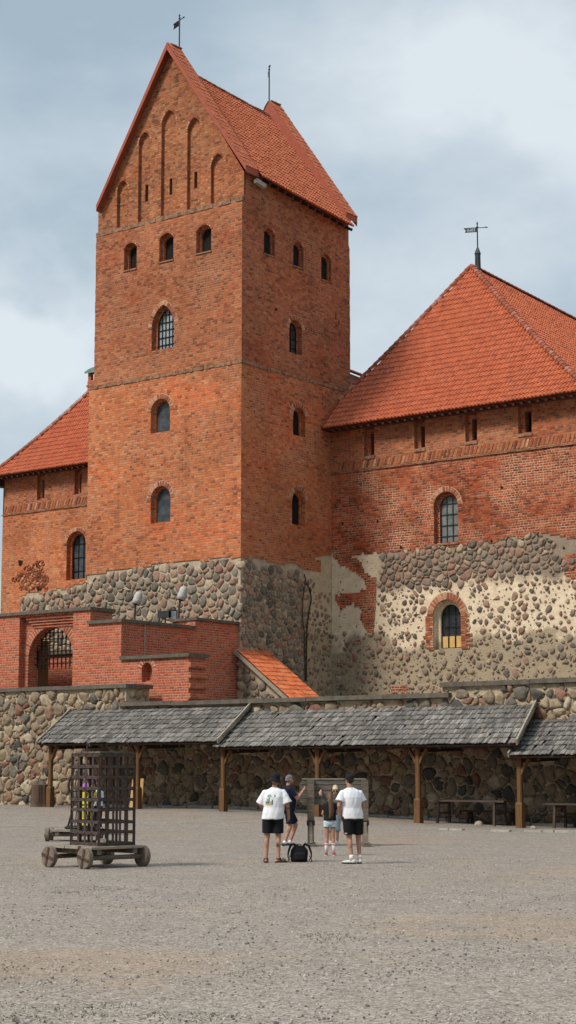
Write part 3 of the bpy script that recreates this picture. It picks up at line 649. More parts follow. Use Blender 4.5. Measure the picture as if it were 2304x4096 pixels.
# ------------------------------------------------------------------ weather vanes
def bitmap(s):
    D = {'1': ('01', '11', '01', '01', '01', '01', '01'), '9': ('0110', '1001', '1001', '0111', '0001', '0001', '0110'), '6': ('0110', '1000', '1000', '1110', '1001', '1001', '0110'), '0': ('0110', '1001', '1001', '1001', '1001', '1001', '0110')}
    rows = ['0'] * 7
    for c in s: rows = [r + D[c][i] + '0' for i, r in enumerate(rows)]
    return rows
def vane(loc, label, h, r, dirv, flag, arm, text=None, base=None, grp='weather vanes on the castle roofs'):
    v = thing('weather_vane', label, 'weather vane', loc, 0, grp)
    p = MB(); p.tube([(0, 0, -.3), (0, 0, h * .8), (0, 0, h * .93), (0, 0, h * .95), (0, 0, h)], [r, r, r * .8, r * 1.5, r * .2], 8); p.tube([(0, 0, h * .86), (0, 0, h * .88), (0, 0, h * .9)], [r, r * 1.8, r], 8); p.build('pole', 'zinc', v)
    d = Vector(dirv).normalized(); L, H, top = flag; mb = MB()
    nrm = d.cross(UP).normalized() * .012
    def quad(u0, u1, z0, z1, s0=0, s1=0):
        for k in (1, -1):
            q = [d * (u0) + UP * (top - H + z0) + nrm * k, d * (u1 + s0) + UP * (top - H + z0) + nrm * k, d * (u1 + s1) + UP * (top - H + z1) + nrm * k, d * (u0) + UP * (top - H + z1) + nrm * k]
            mb.poly(q if k > 0 else q[::-1])
    if text:
        bm = bitmap(text); nx = len(bm[0]); cw = L * .64 / nx; chh = H * .7 / 7; x0, z0 = L * .12, H * .15
        quad(0, x0, 0, H); quad(x0, x0 + nx * cw, 0, z0); quad(x0, x0 + nx * cw, z0 + 7 * chh, H)
        for j in range(7):
            i = 0
            while i < nx:
                if bm[j][i] == '0':
                    k = i
                    while k < nx and bm[j][k] == '0': k += 1
                    quad(x0 + i * cw, x0 + k * cw, z0 + (6 - j) * chh, z0 + (7 - j) * chh); i = k
                else: i += 1
        e = x0 + nx * cw
        quad(e, e + .02, 0, H); n = 6
        for j in range(n):
            f0 = abs((j + .5) / n - .42); quad(e + .02, L * .82 + (L * .3) * max(0, f0 - .08) * (1.0 if j > 2 else .6), H * j / n, H * (j + 1) / n)
    else:
        for j in range(6): quad(0, L * (.8 + .2 * abs(j - 2.5) / 2.5), H * j / 6, H * (j + .62) / 6)
        for j in range(5): quad(L * j / 5, L * (j + .4) / 5, 0, H)
    mb.build('flag', 'black_iron' if not text else 'zinc', v)
    a = MB(); a.beam(-d * 0, -d * arm + UP * 0, .03, .03); a.loft([(0, 0, 0, .001, .001)] * 2, 3) if False else None
    tip = -d * arm; a.ball(tip * .82, .045, 6, 4)
    for q in a.v: pass
    ao = a.build('pointer', 'black_iron', v); ao.location = (0, 0, top - H * .12)
    if base:
        b = MB(); b.tube(base[0], base[1], 8); b.build('base', 'zinc', v)
    return v
z1 = PX(717, 201, AX)[1]
vane((AX, PX(717, 201, AX)[0], z1), 'thin iron weather vane with a slatted flag above the near tower gable', PX(717, 55, AX)[1] - z1, .035, -RT * .55 + VIEW * .83, (.62, .3, (PX(717, 78, AX)[1] - z1)), .5)
z1 = PX(1071, 402, AX)[1]
vane((AX, PX(1071, 402, AX)[0] + .12, z1), 'thin iron weather vane turned edge-on above the far tower gable', PX(1071, 258, AX)[1] - z1, .035, VIEW - RT * .12, (.62, .3, PX(1071, 270, AX)[1] - z1), .5)
# ------------------------------------------------------------------ palace wings
YA = PX(1325, 2200, 0)[0]; YE = YA - .8
def z5(x, y, Y=None): return PY(1250 + x * .7274, 1900 + y * .7274, YA if Y is None else Y)
def saw_band(mb, mp, a0, a1, z, h=.36):
    n = int((a1 - a0) / .21)
    for i in range(n):
        a = a0 + i * .21; c = [(a, z), (a + .11, z), (a + .22, z + h), (a + .11, z + h)]
        dd = -.018 + random.uniform(-.008, .008)
        mb.grid([[mp(*p, .03) for p in c], [mp(*p, dd) for p in c]], True); mb.poly([mp(*p, dd) for p in c])
def roof_sag(S, ze, zt):
    return lambda p: Vector((p.x, p.y, p.z - S * math.sin(math.pi * min(1, max(0, (p.z - ze) / (zt - ze))) ** .75)))
RW = thing('palace_wing', 'right brick palace wing with plastered fieldstone lower wall and big hipped tile roof', 'building')
zeav = (PY(1286, 1714, YE)[1] + PY(2304, 1566, YE)[1]) / 2; zden = (PY(1326, 1894, YA)[1] + PY(2304, 1770, YA)[1]) / 2
my = mapY(YA); wl = MB(); holes = []; rr, rb_ = MB(), MB(); XR = 13.75
holes.append(window(wl, my, PY, YA, (1735, 1832, 1966, 2172), 'round', RW, .17, .26, .14, 'glass_dim', (2, 4), ring=2, ringw=.24, barm='zinc', sill=True))
px_low = (1735, 1846, 2398, 2597)
low = [z5(x, y) for x, y in ((104, 430), (150, 500), (200, 520), (280, 580), (295, 625), (230, 650), (140, 660), (125, 690), (150, 740), (215, 705), (270, 745), (262, 800), (300, 870), (335, 880), (345, 700), (350, 560), (290, 540), (270, 480), (215, 440), (300, 430), (420, 425), (560, 420), (680, 392), (740, 400), (800, 388), (900, 375), (1000, 368), (1080, 342), (1120, 345), (1250, 325), (1360, 340), (1449, 350), (1510, 355))]
low[0] = (.005, low[0][1]); low = jag(low, .16, .05, 8); brick_low = low + [(XR, low[-1][1])]
face(wl, my, brick_low + [(XR, zden), (.005, zden)], holes)
wl.grid([[(XR, YA, 3.5), (XR, YA + 26, 3.5)], [(XR, YA, zeav + .4), (XR, YA + 26, zeav + .4)]])
for poly in ([(1362, 470), (1390, 430), (1470, 420), (1520, 415), (1520, 590), (1400, 560)], [(430, 1165), (520, 1160), (522, 1192), (432, 1196)], [(133, 1022), (162, 1018), (160, 1050), (135, 1052)], [(228, 905), (262, 902), (262, 926), (232, 928)]):
    pl = [z5(x, y) for x, y in poly]; pl = jag(pl + [pl[0]], .16, .04, 9)[:-1]; face(wl, my, pl, [], .012)
for (a, b) in ((166, 268), (360, 254), (488, 398), (985, 362), (1073, 350), (1243, 325), (1040, 70), (830, 75), (245, 920)):   # putlog holes stay shallow
    u, v = z5(a, b); s = .09
    wl.grid([[(u - s, YA - .012, v - s), (u + s, YA - .012, v - s)], [(u - s, YA - .012, v - s), (u + s, YA - .012, v - s)]])
wo = wl.build('brick_wall', 'brick_palace', RW, uv=True)
ph = MB()
for (a, b, s) in ((166, 268, .07), (358, 254, .07), (488, 400, .1), (985, 362, .08), (1073, 350, .11), (1243, 325, .1), (1040, 70, .09), (1380, 400, .06), (1250, 400, .05)):
    u, v = z5(a, b); n = 7; ph.poly([(u + s * random.uniform(.6, 1.1) * math.cos(6.283 * i / n), YA - .006, v + s * random.uniform(.6, 1.3) * math.sin(6.283 * i / n)) for i in range(n)])
ph.build('putlog_holes', 'void', RW)
uw = MB(); holes = []; mq = mapY(YA - .04)
for px in ((1456, 1497, 1738, 1826), (1657, 1700, 1700, 1796), (1861, 1908, 1662, 1767), (2072, 2127, 1626, 1735)):
    L_, R_, T_, B_ = px; x0, x1, zb, zt = sx(PY, *px, YA - .04); zt = zeav - .1; o = loop(x0, x1, zb, zt, 'flat')
    i0, i1 = x0 + .24, x1 - .14; inn = loop(i0, i1, zb + .1, zt - .25, 'flat')
    reveal(uw, mq, o, 0, .22); face(uw, mq, o, [inn], .22); reveal(uw, mq, inn, .22, .6); holes.append(o)
    w = MB(); face(w, mq, inn, [], .58); w2 = w.build('window', 'void', RW)
    s = MB(); s.box(x0 - .02, YA - .09, zb - .12, x1 + .02, YA + .1, zb + .02); s.build('sill', 'ledge', w2)
face(uw, mq, [(.005, zden), (XR + .04, zden), (XR + .04, zeav + .3), (.005, zeav + .3)], holes)
uw.build('eave_wall', 'brick_eave', RW, uv=True)
db = MB(); ledge(db, my, .0, XR, zden - .02, .06, .1, 40, .012); db.build('string_course', 'ledge', RW)
db = MB(); saw_band(db, mq, .02, XR, zden + .07); db.build('saw_tooth_band', 'voussoir', RW)
# plaster with field stones showing through
wp = MB(); holes = [window(wp, mapY(YA + .03), PY, YA + .03, px_low, 'round', RW, .2, .26, .2, 'glass', (2, 3), ring=None)]
zw_ = sx(PY, 1735, 1832, 1966, 2172, YA)[2] - .06
face(wp, mapY(YA + .03), [(0, 3.5), (XR, 3.5), (XR, 13), (9.5, 13), (9.5, zw_), (5, zw_), (5, 13), (0, 13)], holes); wp.build('plaster_wall', 'mortar_palace', RW, uv=True)
r2, b2 = MB(), MB(); x0, x1, zb, zt = sx(PY, *px_low, YA + .03); arch_ring(r2, b2, mapY(YA - .02), x0 - .0, x1, zt, 'round', .32, -.03, .13)
rg = random.Random(2); zz = zb; k = 0
while zz < zt - (x1 - x0) / 2 - .03:      # toothed brick jambs
    for xa, sgn in ((x0, -1), (x1, 1)):
        n = 1 + (k % 2) + rg.randint(0, 1); wj = .15 * n + .12
        a, b = sorted((xa, xa + sgn * wj)); q = a
        while q < b - .05:
            e = min(b, q + rg.choice((.13, .25))); r2.box(q + .008, YA - .05 + rg.uniform(0, .012), zz + .007, e - .008, YA + .05, zz + .098); q = e
        b2.box(a, YA - .03, zz - .01, b, YA + .04, zz + .118)
    zz += .113; k += 1
r2.build('window_brickwork', 'voussoir', RW); b2.build('window_mortar', 'lime', RW)
ct = MB(); cz = zb + .08
i0, i1 = x0 + .2, x1 - .2
for k in range(3):
    a = i0 + (i1 - i0) * k / 3; ct.box(a + .05, YA + .40, zb + .1, a + (i1 - i0) / 3 - .04, YA + .415, zb + .62)
ct.build('lower_panes', 'curtain', RW)
ltc = MB(); zz0, zz1 = zb + .66, zt - .25
for s in (1, -1):
    for k in range(-9, 14):
        u = i0 + k * .11; pts = []
        for i in range(13):
            z = zz0 + (zz1 - zz0) * i / 12; x = u + s * (z - zz0) * .55 * 1.0
            r = (i1 - i0) / 2; zc_ = zt - .2 - r; ok = i0 < x < i1 and (z < zc_ or (x - (i0 + i1) / 2) ** 2 + (z - zc_) ** 2 < r * r)
            if ok: pts.append((x, YA + .43, z))
        if len(pts) > 1: ltc.beam(pts[0], pts[-1], .012, .012)
ltc.build('leaded_lattice', 'zinc', RW)
def zdense(x): return z5(0, 665 - 40 * sst(7, 12, x) - 30 * sst(4, 0, x))[1] + .25 * noise.noise((x * .9, 3, 1))
def p_in(x, y):
    if not (.06 < x < XR - .1) or inpoly((x, y), brick_low + [(XR, 20), (.005, 20)]): return False
    if x0 - .42 < x < x1 + .42 and zb - .12 < y < zt + .36: return False
    if x > 12.35 and z5(0, 580)[1] < y < z5(0, 425)[1]: return False
    return True
def p_gap(x, y, r):
    u = z5(345, 600)[0]
    if x < u + .15 and y > 8.2: return None
    if y > zdense(x): return r.uniform(.02, .16) + (.12 * r.random() if x > 10 else 0)
    k = .29 + .14 * noise.noise((x * .5, y * .5, 7))
    if r.random() < (.42 if y > 7.8 else .40): return None
    return r.uniform(k - .1, k + .2)
fs = MB(); stones(fs, mapY(YA + .02), (0, 4.3, XR, 13), .26, p_in, p_gap, 21, .07, 1.14, .5); fs.build('plaster_fieldstones', 'stone_dark', RW, smooth=True)
def p_small(x, y, r):
    if x < z5(345, 600)[0] + .15 and y > 8.2: return None if r.random() < .9 else r.uniform(.5, .7)
    return None if y > zdense(x) or r.random() < .66 else r.uniform(.4, .7)
fs = MB(); stones(fs, mapY(YA + .022), (0, 4.3, XR, 13), .15, p_in, p_small, 22, .03, 1.15, .5); fs.build('plaster_pebbles', 'stone_dark', RW, smooth=True)
# hipped roof
def hip_roof(parent, EL, ER, AP, back, S, clipx, seed, right_rows=True, tw=.2, tl=.4):
    EL, ER, AP = map(Vector, (EL, ER, AP)); sag = roof_sag(S, EL.z, AP.z)
    X, V, n = frame_plane(EL, ER, AP); Vm = (AP - EL).dot(V); ua = (AP - EL).dot(X); W = (ER - EL).length
    P = lambda u, v, h=0: sag(EL + X * u + V * v) + n * h
    ins = lambda u, v: v < Vm and ua * v / Vm - .02 < u < W - (W - ua) * v / Vm + .02 and clipx(EL.x + u)
    ro = MB(); N = 14; rows = []
    for i in range(N + 1):
        v = Vm * i / N; a, b = ua * v / Vm, W - (W - ua) * v / Vm; rows.append([P(a + (b - a) * k / 6, v, -.03) for k in range(7)])
    ro.grid(rows)
    B = Vector(back); rows = []
    for i in range(N + 1):
        t = i / N; p = ER.lerp(AP, t); q = Vector((ER.x, B.y, ER.z)).lerp(B, t); rows.append([sag(p.lerp(q, k / 8)) for k in range(9)])
    ro.grid(rows); rows = []
    for i in range(N + 1):
        t = i / N; p = EL.lerp(AP, t); q = Vector((EL.x, B.y, EL.z)).lerp(B, t); rows.append([sag(p.lerp(q, k / 8)) for k in range(9)][::-1])
    ro.grid(rows)
    ro.grid([[EL + Vector((0, 0, -.05)), ER + Vector((0, 0, -.05))], [EL + Vector((0, 1.0, -.15)), ER + Vector((0, 1.0, -.15))]])
    r = ro.build('roof', 'tile_under', parent)
    tm = MB(); tiles(tm, P, 0, W, Vm, ins, tw, tl, .08, seed)
    if right_rows:
        E2 = Vector((ER.x, B.y, ER.z)); u2 = AP.y - ER.y; Q0, QU, V2m = bil(ER, E2, AP + (B - AP) * (-u2 / (B.y - AP.y)), B)
        Q = lambda u, v, h=0: sag(Q0(u, v, h))
        tiles(tm, Q, 0, QU, V2m, lambda u, v: V2m * .08 < v < V2m + .1 and u > u2 * v / V2m, tw, tl, .055, seed + 1)
    tm.build('roof_tiles', 'tile', r)
    c = MB()
    def hip(p, q, r_=.14):
        n_ = 16; ps = [sag(p.lerp(q, i / n_)) + Vector((0, 0, .07)) for i in range(n_ + 1)]
        for a, b in zip(ps, ps[1:]):
            if clipx(a.x): ridge_caps(c, a, b, r_, max(.3, (b - a).length / max(1, round((b - a).length / .38))))
    hip(ER, AP); hip(EL, AP); ridge_caps(c, B + Vector((0, 0, .06)), AP + Vector((0, 0, .06)), .14, .4)
    c.build('ridge_tiles', 'ridge', r)
    return r
AP = PY(1886, 1061, 13.6); AP = (AP[0], 13.6, AP[1] - .12)
hip_roof(RW, (-.9, YE, zeav), (14.6, YE, zeav), AP, (AP[0], 38, AP[2] - 1.3), .22, lambda x: x > .03, 31)
for i in range(34):
    ef = MB(); x = .25 + i * .42; ef.beam((x, YE + .06, zeav - .13), (x, YA + .2, zeav + .02), .12, .13); ef.build('rafter_end', 'timber_dark', RW)
vf = MB(); vf.beam((.1, YE, zeav + .04), (.06, YE + 1.55, zeav + 1.75), .06, .26); vf.build('verge_flashing', 'flash', RW)
p = PY(1907, 1075, 14.1); zt3 = PY(1912, 885, 14.1)[1]; vx = PY(1911, 1030, 14.1)[0]
def hz(y): return PY(1911, y, 14.1)[1] - p[1]
vane((vx, 14.1, p[1]), 'dark iron weather vane with the year cut through its flag above the right palace roof', zt3 - p[1], .035, -RT * .97 + VIEW * .22, (.74, .25, hz(909)), .55, '1960', ([(0, 0, -.8), (0, 0, hz(1019)), (0, 0, hz(1016)), (0, 0, hz(1010)), (0, 0, hz(988))], [.17, .145, .18, .15, .04]))
# left wing
LWg = thing('palace_wing', 'left brick palace wing with crumbling patch behind the brick gateway', 'building')
XW = PY(8, 2200, YA)[0]; XW2 = PY(19, 1985, YA)[0]
wl = MB(); rr, rb_ = MB(), MB()
holes = [window(wl, my, PY, YA, (266, 343, 2125, 2318), 'round', LWg, .14, .26, .18, 'glass', (2, 3), ring=2, ringw=.22)]
def z3(x, y): return PY(x * .6901, 1400 + y * .6901, YA)
lb = jag([z3(8, 1560), z3(110, 1560), z3(125, 1420), z3(250, 1400), z3(380, 1380), z3(500, 1340)], .3, .06, 6); lb[0] = (XW, lb[0][1])
lb = [p for p in lb]; face(wl, my, [(XW, lb[0][1])] + lb[1:] + [(-9.2, lb[-1][1]), (-9.2, zden), (XW, zden)], holes)
wl.grid([[(XW, YA + 20, 3.5), (XW, YA, 3.5)], [(XW, YA + 20, zeav + .4), (XW, YA, zeav + .4)]])
wl.build('brick_wall', 'brick_low', LWg, uv=True)
uw = MB(); holes = []
for (L_, R_, T_, B_) in ((148, 178, 1924, 1998), (298, 326, 1904, 1976)):
    x0, x1, zb, zt = sx(PY, L_, R_, T_, B_, YA - .04); zt = zeav - .1; o = loop(x0, x1, zb, zt, 'flat'); inn = loop(x0 + .2, x1 - .1, zb + .1, zt - .25, 'flat')
    reveal(uw, mq, o, 0, .22); face(uw, mq, o, [inn], .22); reveal(uw, mq, inn, .22, .6); holes.append(o); w = MB(); face(w, mq, inn, [], .58); w.build('window', 'void', LWg)
face(uw, mq, [(XW2, zden), (-9.2, zden), (-9.2, zeav + .3), (XW2, zeav + .3)], holes); uw.build('eave_wall', 'brick_eave', LWg, uv=True)
db = MB(); ledge(db, my, XW - .08, -9.2, zden - .02, .06, .1, 40, .012); db.build('string_course', 'ledge', LWg)
db = MB(); saw_band(db, mq, XW2, -9.3, zden + .07); db.build('saw_tooth_band', 'voussoir', LWg)
wb = MB(); wb.grid([[(XW, YA + .03, 3.5), (-9.2, YA + .03, 3.5)], [(XW, YA + .03, lb[-1][1] + .05), (-9.2, YA + .03, lb[-1][1] + .05)]]); wb.build('stone_base', 'mortar', LWg, uv=True)
fs = MB(); stones(fs, mapY(YA + .03), (XW, 6, -9.2, 12), .32, lambda x, y: XW + .1 < x < -9.3 and y < below(lb, x) - .1 and x > z3(112, 1400)[0], lambda x, y, r: r.uniform(.03, .1), 41, .1, 1.2); fs.build('base_fieldstones', 'stone', LWg, smooth=True)
cx_, cz_ = z3(185, 1320); fs = MB()
stones(fs, mapY(YA - .01), (cx_ - 2.2, cz_ - 1.6, cx_ + 2.2, cz_ + 1.8), .11, lambda x, y: ((x - cx_) / 1.4) ** 2 + ((y - cz_) / 1.1) ** 2 < .75 + 1.0 * noise.noise((x * 1.1, y * 1.7, 5)), lambda x, y, r: None if r.random() < .08 else r.uniform(.0, .2), 42, .06, 2.2, .5)
fs.build('broken_brickwork', 'voussoir', LWg)
fs = MB()
for k in range(5):
    a, b = z3(*((120, 1230), (140, 1320), (195, 1300), (225, 1250), (228, 1380))[k]); n = 9
    fs.poly([(a + random.uniform(.12, .26) * math.cos(6.283 * i / n), YA - .015, b + random.uniform(.1, .3) * math.sin(6.283 * i / n)) for i in range(n)])
fs.build('wall_gaps', 'void', LWg)
HL = (-23.8 + 1.1 * 7.3, YE + 7.3, zeav + 1.4 * 7.3)
hip_roof(LWg, (-23.8, YE, zeav), (-8.6, YE, zeav), HL, (HL[0], 38, HL[2] - 1.2), .5, lambda x: x < -9.0, 51, False)
for i in range(33):
    ef = MB(); x = -23.5 + i * .43; ef.beam((x, YE + .06, zeav - .13), (x, YA + .2, zeav + .02), .12, .13); ef.build('rafter_end', 'timber_dark', LWg)
ef = MB(); ef.box(-23.7, YE + .2, zeav - .5, XW2 - .02, YA + .3, zeav - .05); ef.build('eave_bracket', 'timber_dark', LWg)
lc = MB(); a = Vector((-23.8, YE, zeav + .3)); b = Vector(HL) + Vector((0, 0, .3)); sg = roof_sag(.5, zeav, HL[2])
pts = [sg(a.lerp(b, i / 16)) for i in range(17)]; lc.tube(pts, .012, 4)
for q in pts: lc.tube([q + Vector((0, 0, -.25)), q + Vector((0, 0, .05))], .012, 4)
lc.build('lightning_wire', 'zinc', LWg)
# chimney of the left wing
cxm, czm = PY(360, 1510, 11.0); ch = MB(); zt_, zb_ = PY(350, 1492, 11)[1], PY(350, 1555, 11)[1] - 2
cxl = PY(352, 1520, 11)[0]
for (x0, y0, x1, y1) in ((0, 0, .22, .22), (1.0, 0, 1.22, .22), (0, .8, .22, 1.02), (1.0, .8, 1.22, 1.02)): ch.box(cxl + x0, 11 + y0, zb_ + 2.45, cxl + x1, 11 + y1, zt_)
ch.box(cxl - .02, 10.98, zb_, cxl + 1.24, 12.04, zb_ + 2.45); ch.box(cxl - .07, 10.93, zb_ + 2.1, cxl + 1.29, 12.09, zb_ + 2.2); cho = ch.build('chimney', 'brick_gate', LWg, uv=True)
cc = MB(); cc.grid([[(cxl - .15 + 1.5 * i / 8 + .0, y, zt_ + .0 + .24 * math.sin(math.pi * (i + .6) / 9.2)) for i in range(9)] for y in (10.85, 12.15)]); cc.grid([[(cxl - .15 + 1.5 * i / 8, 10.85, zt_ - .06) for i in range(9)], [(cxl - .15 + 1.5 * i / 8, 10.85, zt_ + .24 * math.sin(math.pi * (i + .6) / 9.2)) for i in range(9)]])
cc.build('chimney_cap', 'copper', cho)

# ------------------------------------------------------------------ brick gateway outwork
G0 = -7.65; C0 = -.15; mgt = mapY(G0)
GW = thing('brick_gateway', 'new red brick gateway with an arched portcullis entrance and stepped stone copings', 'gateway')
ztl = PY(200, 2440, G0)[1]; zt2 = PY(490, 2475, G0)[1]; zt3_ = PX(870, 2479, C0)[1]; zlw = PY(650, 2618, G0)[1]
XB = PY(362, 2424, G0)[0]; p0, p1 = PY(76, 2600, G0)[0], PY(291, 2600, G0)[0]; zp = PY(190, 2462, G0)[1]
gw = MB(); panel = loop(p0, p1, 4.0, zp, 'flat')
face(gw, mgt, [(-13, 4), (p0, 4), (p0, zp), (p1, zp), (p1, 4), (C0, 4), (C0, zt2 - .13), (XB, zt2 - .13), (XB, ztl - .13), (-13, ztl - .13)], [])
RD = .32
gw.grid([[mgt(p0, 4, 0), mgt(p0, 4, RD)], [mgt(p0, zp, 0), mgt(p0, zp, RD)], [mgt(p1, zp, 0), mgt(p1, zp, RD)], [mgt(p1, 4, 0), mgt(p1, 4, RD)]])
a0, a1 = PY(114, 2650, G0 + RD)[0], PY(285, 2650, G0 + RD)[0] + .12; za = PY(214, 2507, G0 + RD)[1]
ap = arch_pts(a0, a1, za, 'round', 20)
face(gw, mgt, [(p0, 4), (a0, 4)] + ap[::-1] + [(a1, 4), (p1, 4), (p1, zp), (p0, zp)], [], RD)
gw.grid([[mgt(*p, RD) for p in [(a1, 4)] + ap + [(a0, 4)]], [mgt(*p, RD + .55) for p in [(a1, 4)] + ap + [(a0, 4)]]])
zs_ = PX(450, 2435, XB)[0]
gw.poly([(XB, G0, zt2 - .3), (XB, zs_, zt2 - .3), (XB, zs_, ztl - .13), (XB, G0, ztl - .13)])
gw.grid([[(-13, zs_, 4), (p0 - .4, zs_, 4)], [(-13, zs_, ztl - .13), (p0 - .4, zs_, ztl - .13)]]); gw.grid([[(p1 + .3, zs_, 4), (XB, zs_, 4)], [(p1 + .3, zs_, ztl - .13), (XB, zs_, ztl - .13)]])
YS = PX(781, 2516, C0)[0]
face(gw, lambda a, b, d=0: (C0 - d, a, b), [(G0, 4), (0.05, 4), (0.05, zt3_ - .13), (YS, zt3_ - .13), (YS, zt2 - .13), (G0, zt2 - .13)], [])
xr_ = PY(690, 2477, YS)[0]
gw.poly([(xr_, YS, zt2 - .6), (C0, YS, zt2 - .6), (C0, YS, zt3_ - .13), (xr_, YS, zt3_ - .13)]); gw.poly([(xr_, YS, zt2 - .6), (xr_, 0, zt2 - .6), (xr_, 0, zt3_ - .13), (xr_, YS, zt3_ - .13)])
gw.build('gate_wall', 'brick_gate', GW, uv=True)
# low projecting wall with a niche
lo = MB(); xe = PY(755, 2615, G0)[0]; xw = C0; th = 1.05
hn = [window(lo, mapY(G0 + .001), PY, G0, (567, 608, 2650, 2728), 'round', GW, .07, .2, .35, 'void', ring=None)]
nr, nb_ = MB(), MB(); x0, x1, zb, zt = sx(PY, 567, 608, 2650, 2728, G0); arch_ring(nr, nb_, mapY(G0), x0, x1, zt, 'round', .2, -.012, .11, hw=.36); nr.build('niche_arch', 'voussoir_red', GW); nb_.build('niche_mortar', 'lime', GW); nr, nb_ = MB(), MB()
face(lo, mapY(G0 + .001), [(C0 + .001, 4), (xe, 4), (xe, zlw - .13), (C0 + .001, zlw - .13)], hn)
zz = 4.0; k = 0
while zz < zlw - .15:
    lo.box(xe - .12, G0 + .002 + .0, zz, xe + (.10 if k % 2 else -.002), G0 + th, min(zz + .105 * 2, zlw - .13)); zz += .21; k += 1
lo.box(C0, G0 + .35, 4, xe - .12, G0 + th, zlw - .14)
lo.build('niche_wall', 'brick_gate', GW, uv=True)
arch_ring(nr, nb_, lambda a, b, d=0: mgt(a, b, d + RD), a0, a1, za, 'round', .34, -.02, .13, legs=1.2, hw=.35)
nr.build('arch_brickwork', 'voussoir_red', GW); nb_.build('arch_mortar', 'lime', GW)
co_ = MB()
def slab(x0, y0, x1, y1, z, t=.13, o=.1): co_.box(x0 - o, y0 - o, z - t, x1 + o, y1 + o, z)
slab(-13, G0, XB, zs_, ztl); slab(XB - .0, G0, C0, G0 + .45, zt2 - .004, .13, .095); slab(C0 - .45, G0 + .5, C0, YS - .1, zt2 - .006, .13, .097)
slab(C0 - .45, YS + .05, C0, -.1, zt3_, .12); slab(xr_, YS, C0 - .6, YS + .4, zt3_ - .005, .12, .098); slab(C0 + .12, G0, xe, G0 + th, zlw, .14, .11)
co_.build('coping', 'coping', GW)
cb = MB()
for i in range(4): cb.box(p0 + .35 + i * .09, G0 + RD - .06 - .065 * (3 - i) * 1.0 + 0, zp - .12 * (i + 1) + .0, p1 - .05 - i * .0, G0 + RD + .05, zp - .12 * i - .012)
cb.build('corbel_course', 'brick_gate', GW, uv=True)
pc = MB(); YPc = G0 + RD + .42; zc0 = PY(214, 2655, YPc)[1]; rr_ = (a1 - a0) / 2; xm = (a0 + a1) / 2
for i in range(11):
    x = a0 + (a1 - a0) * (i + .5) / 11; h = za - rr_ + math.sqrt(max(0, rr_ * rr_ - (x - xm) ** 2)); pc.beam((x, YPc, zc0 - .12), (x, YPc, h), .045, .045); 
    pc.tube([(x, YPc, zc0 - .12), (x, YPc, zc0 - .3)], [.035, .004], 4)
for i in range(7):
    z = zc0 + i * .27; w = rr_ if z < za - rr_ else math.sqrt(max(0.01, rr_ ** 2 - (z - za + rr_) ** 2)); pc.beam((xm - w, YPc - .03, z), (xm + w, YPc - .03, z), .04, .04)
pc.build('portcullis', 'black_iron', GW)
gd = MB(); gd.box(a0 + .02, G0 + RD + .56, 4.1, a0 + .1, G0 + RD + 1.12, za - .5); gd.build('gate_leaf', 'timber', GW)
iw = MB(); iw.box(-12, -4.2, 4, -3.0, -3.7, 7.0); iw.build('inner_wall', 'brick_gate', GW, uv=True)
iw = MB(); iw.box(-12, -4.35, 7.0, -2.9, -3.55, 7.12); iw.build('inner_coping', 'coping', GW)
dk = MB(); dk.box(XB, G0 + .5, zt2 - .75, C0 - .3, -.05, zt2 - .62); dk.build('roof_deck', 'concrete', GW)
dp = MB(); q = PX(577, 2560, C0); dp.tube([(C0 + .03, q[0], zt2 - .15), (C0 + .03, q[0], zlw + .05)], .022, 5); dp.build('downpipe', 'concrete', GW)
def lamp(px, top, bottom, label, base):
    q = PY(px, bottom, -1.6); t = PY(px, top, -1.6); h = t[1] - q[1]; zd = zt2 - .62; w = .2
    L = thing('bell_floodlight', label, 'outdoor lamp', (q[0], -1.6, zd), 0, 'white bell lamps on the gateway roof')
    p = MB(); p.tube([(base, 0, 0), (base * .35, 0, q[1] - zd - .3), (0, 0, q[1] - zd + .15)], .05, 6); p.build('pole', 'iron', L)
    s = MB(); n = 14; ax = (RT * .3 + VIEW * .12 + UP).normalized(); a = ax.cross(UP).normalized(); b = ax.cross(a); o = Vector((0, 0, q[1] - zd))
    prof = [(0, .78 * w), (0, w), (.3 * h, w * 1.0), (.7 * h, w * .96), (.9 * h, w * .8), (.98 * h, w * .5), (1.0 * h, .05)]
    s.grid([[o + ax * z + (a * math.cos(6.283 * k / n) + b * math.sin(6.283 * k / n)) * r for k in range(n)] for z, r in prof], True); s.build('shade', 'white_lamp', L, smooth=True)
    c = MB(); c.grid([[o + ax * z + (a * math.cos(6.283 * k / n) + b * math.sin(6.283 * k / n)) * r for k in range(n)] for z, r in ((.0, .78 * w), (.12, .6 * w), (.14, .01))], True); c.build('lamp_face', 'black_iron', L)
    return L
lamp(543, 2364, 2418, 'white bell-shaped lamp on a bent pole, nearer the portcullis arch', -.12)
lamp(722, 2343, 2400, 'white bell-shaped lamp on a bent pole, just above the black floodlight', -.2)
q = PY(668, 2488, -2.2); FLt = thing('floodlight', 'black boxy twin floodlight standing on the gateway roof behind the coping', 'floodlight', (q[0], -2.2, q[1]))
m = MB(); T = Matrix.Rotation(R(20), 4, 'Z'); m.box(-.42, -.12, .2, .12, .14, .5, T); m.build('lamp_box', 'zinc', FLt)
m = MB(); T = Matrix.Rotation(R(40), 4, 'Z') @ Matrix.Rotation(R(-8), 4, 'X'); m.box(.16, -.2, .02, .46, .02, .52, T); hd = m.build('lamp_head', 'black_iron', FLt)
m = MB(); m.box(.2, -.21, .08, .42, -.203, .46, T); m.build('lamp_glass', 'glass_dim', hd)
m = MB(); m.tube([(-.1, 0, -.5), (-.1, 0, .25)], .03, 6); m.tube([(.3, 0.1, -.5), (.3, .1, .1)], .03, 6); m.build('bracket', 'black_iron', FLt)
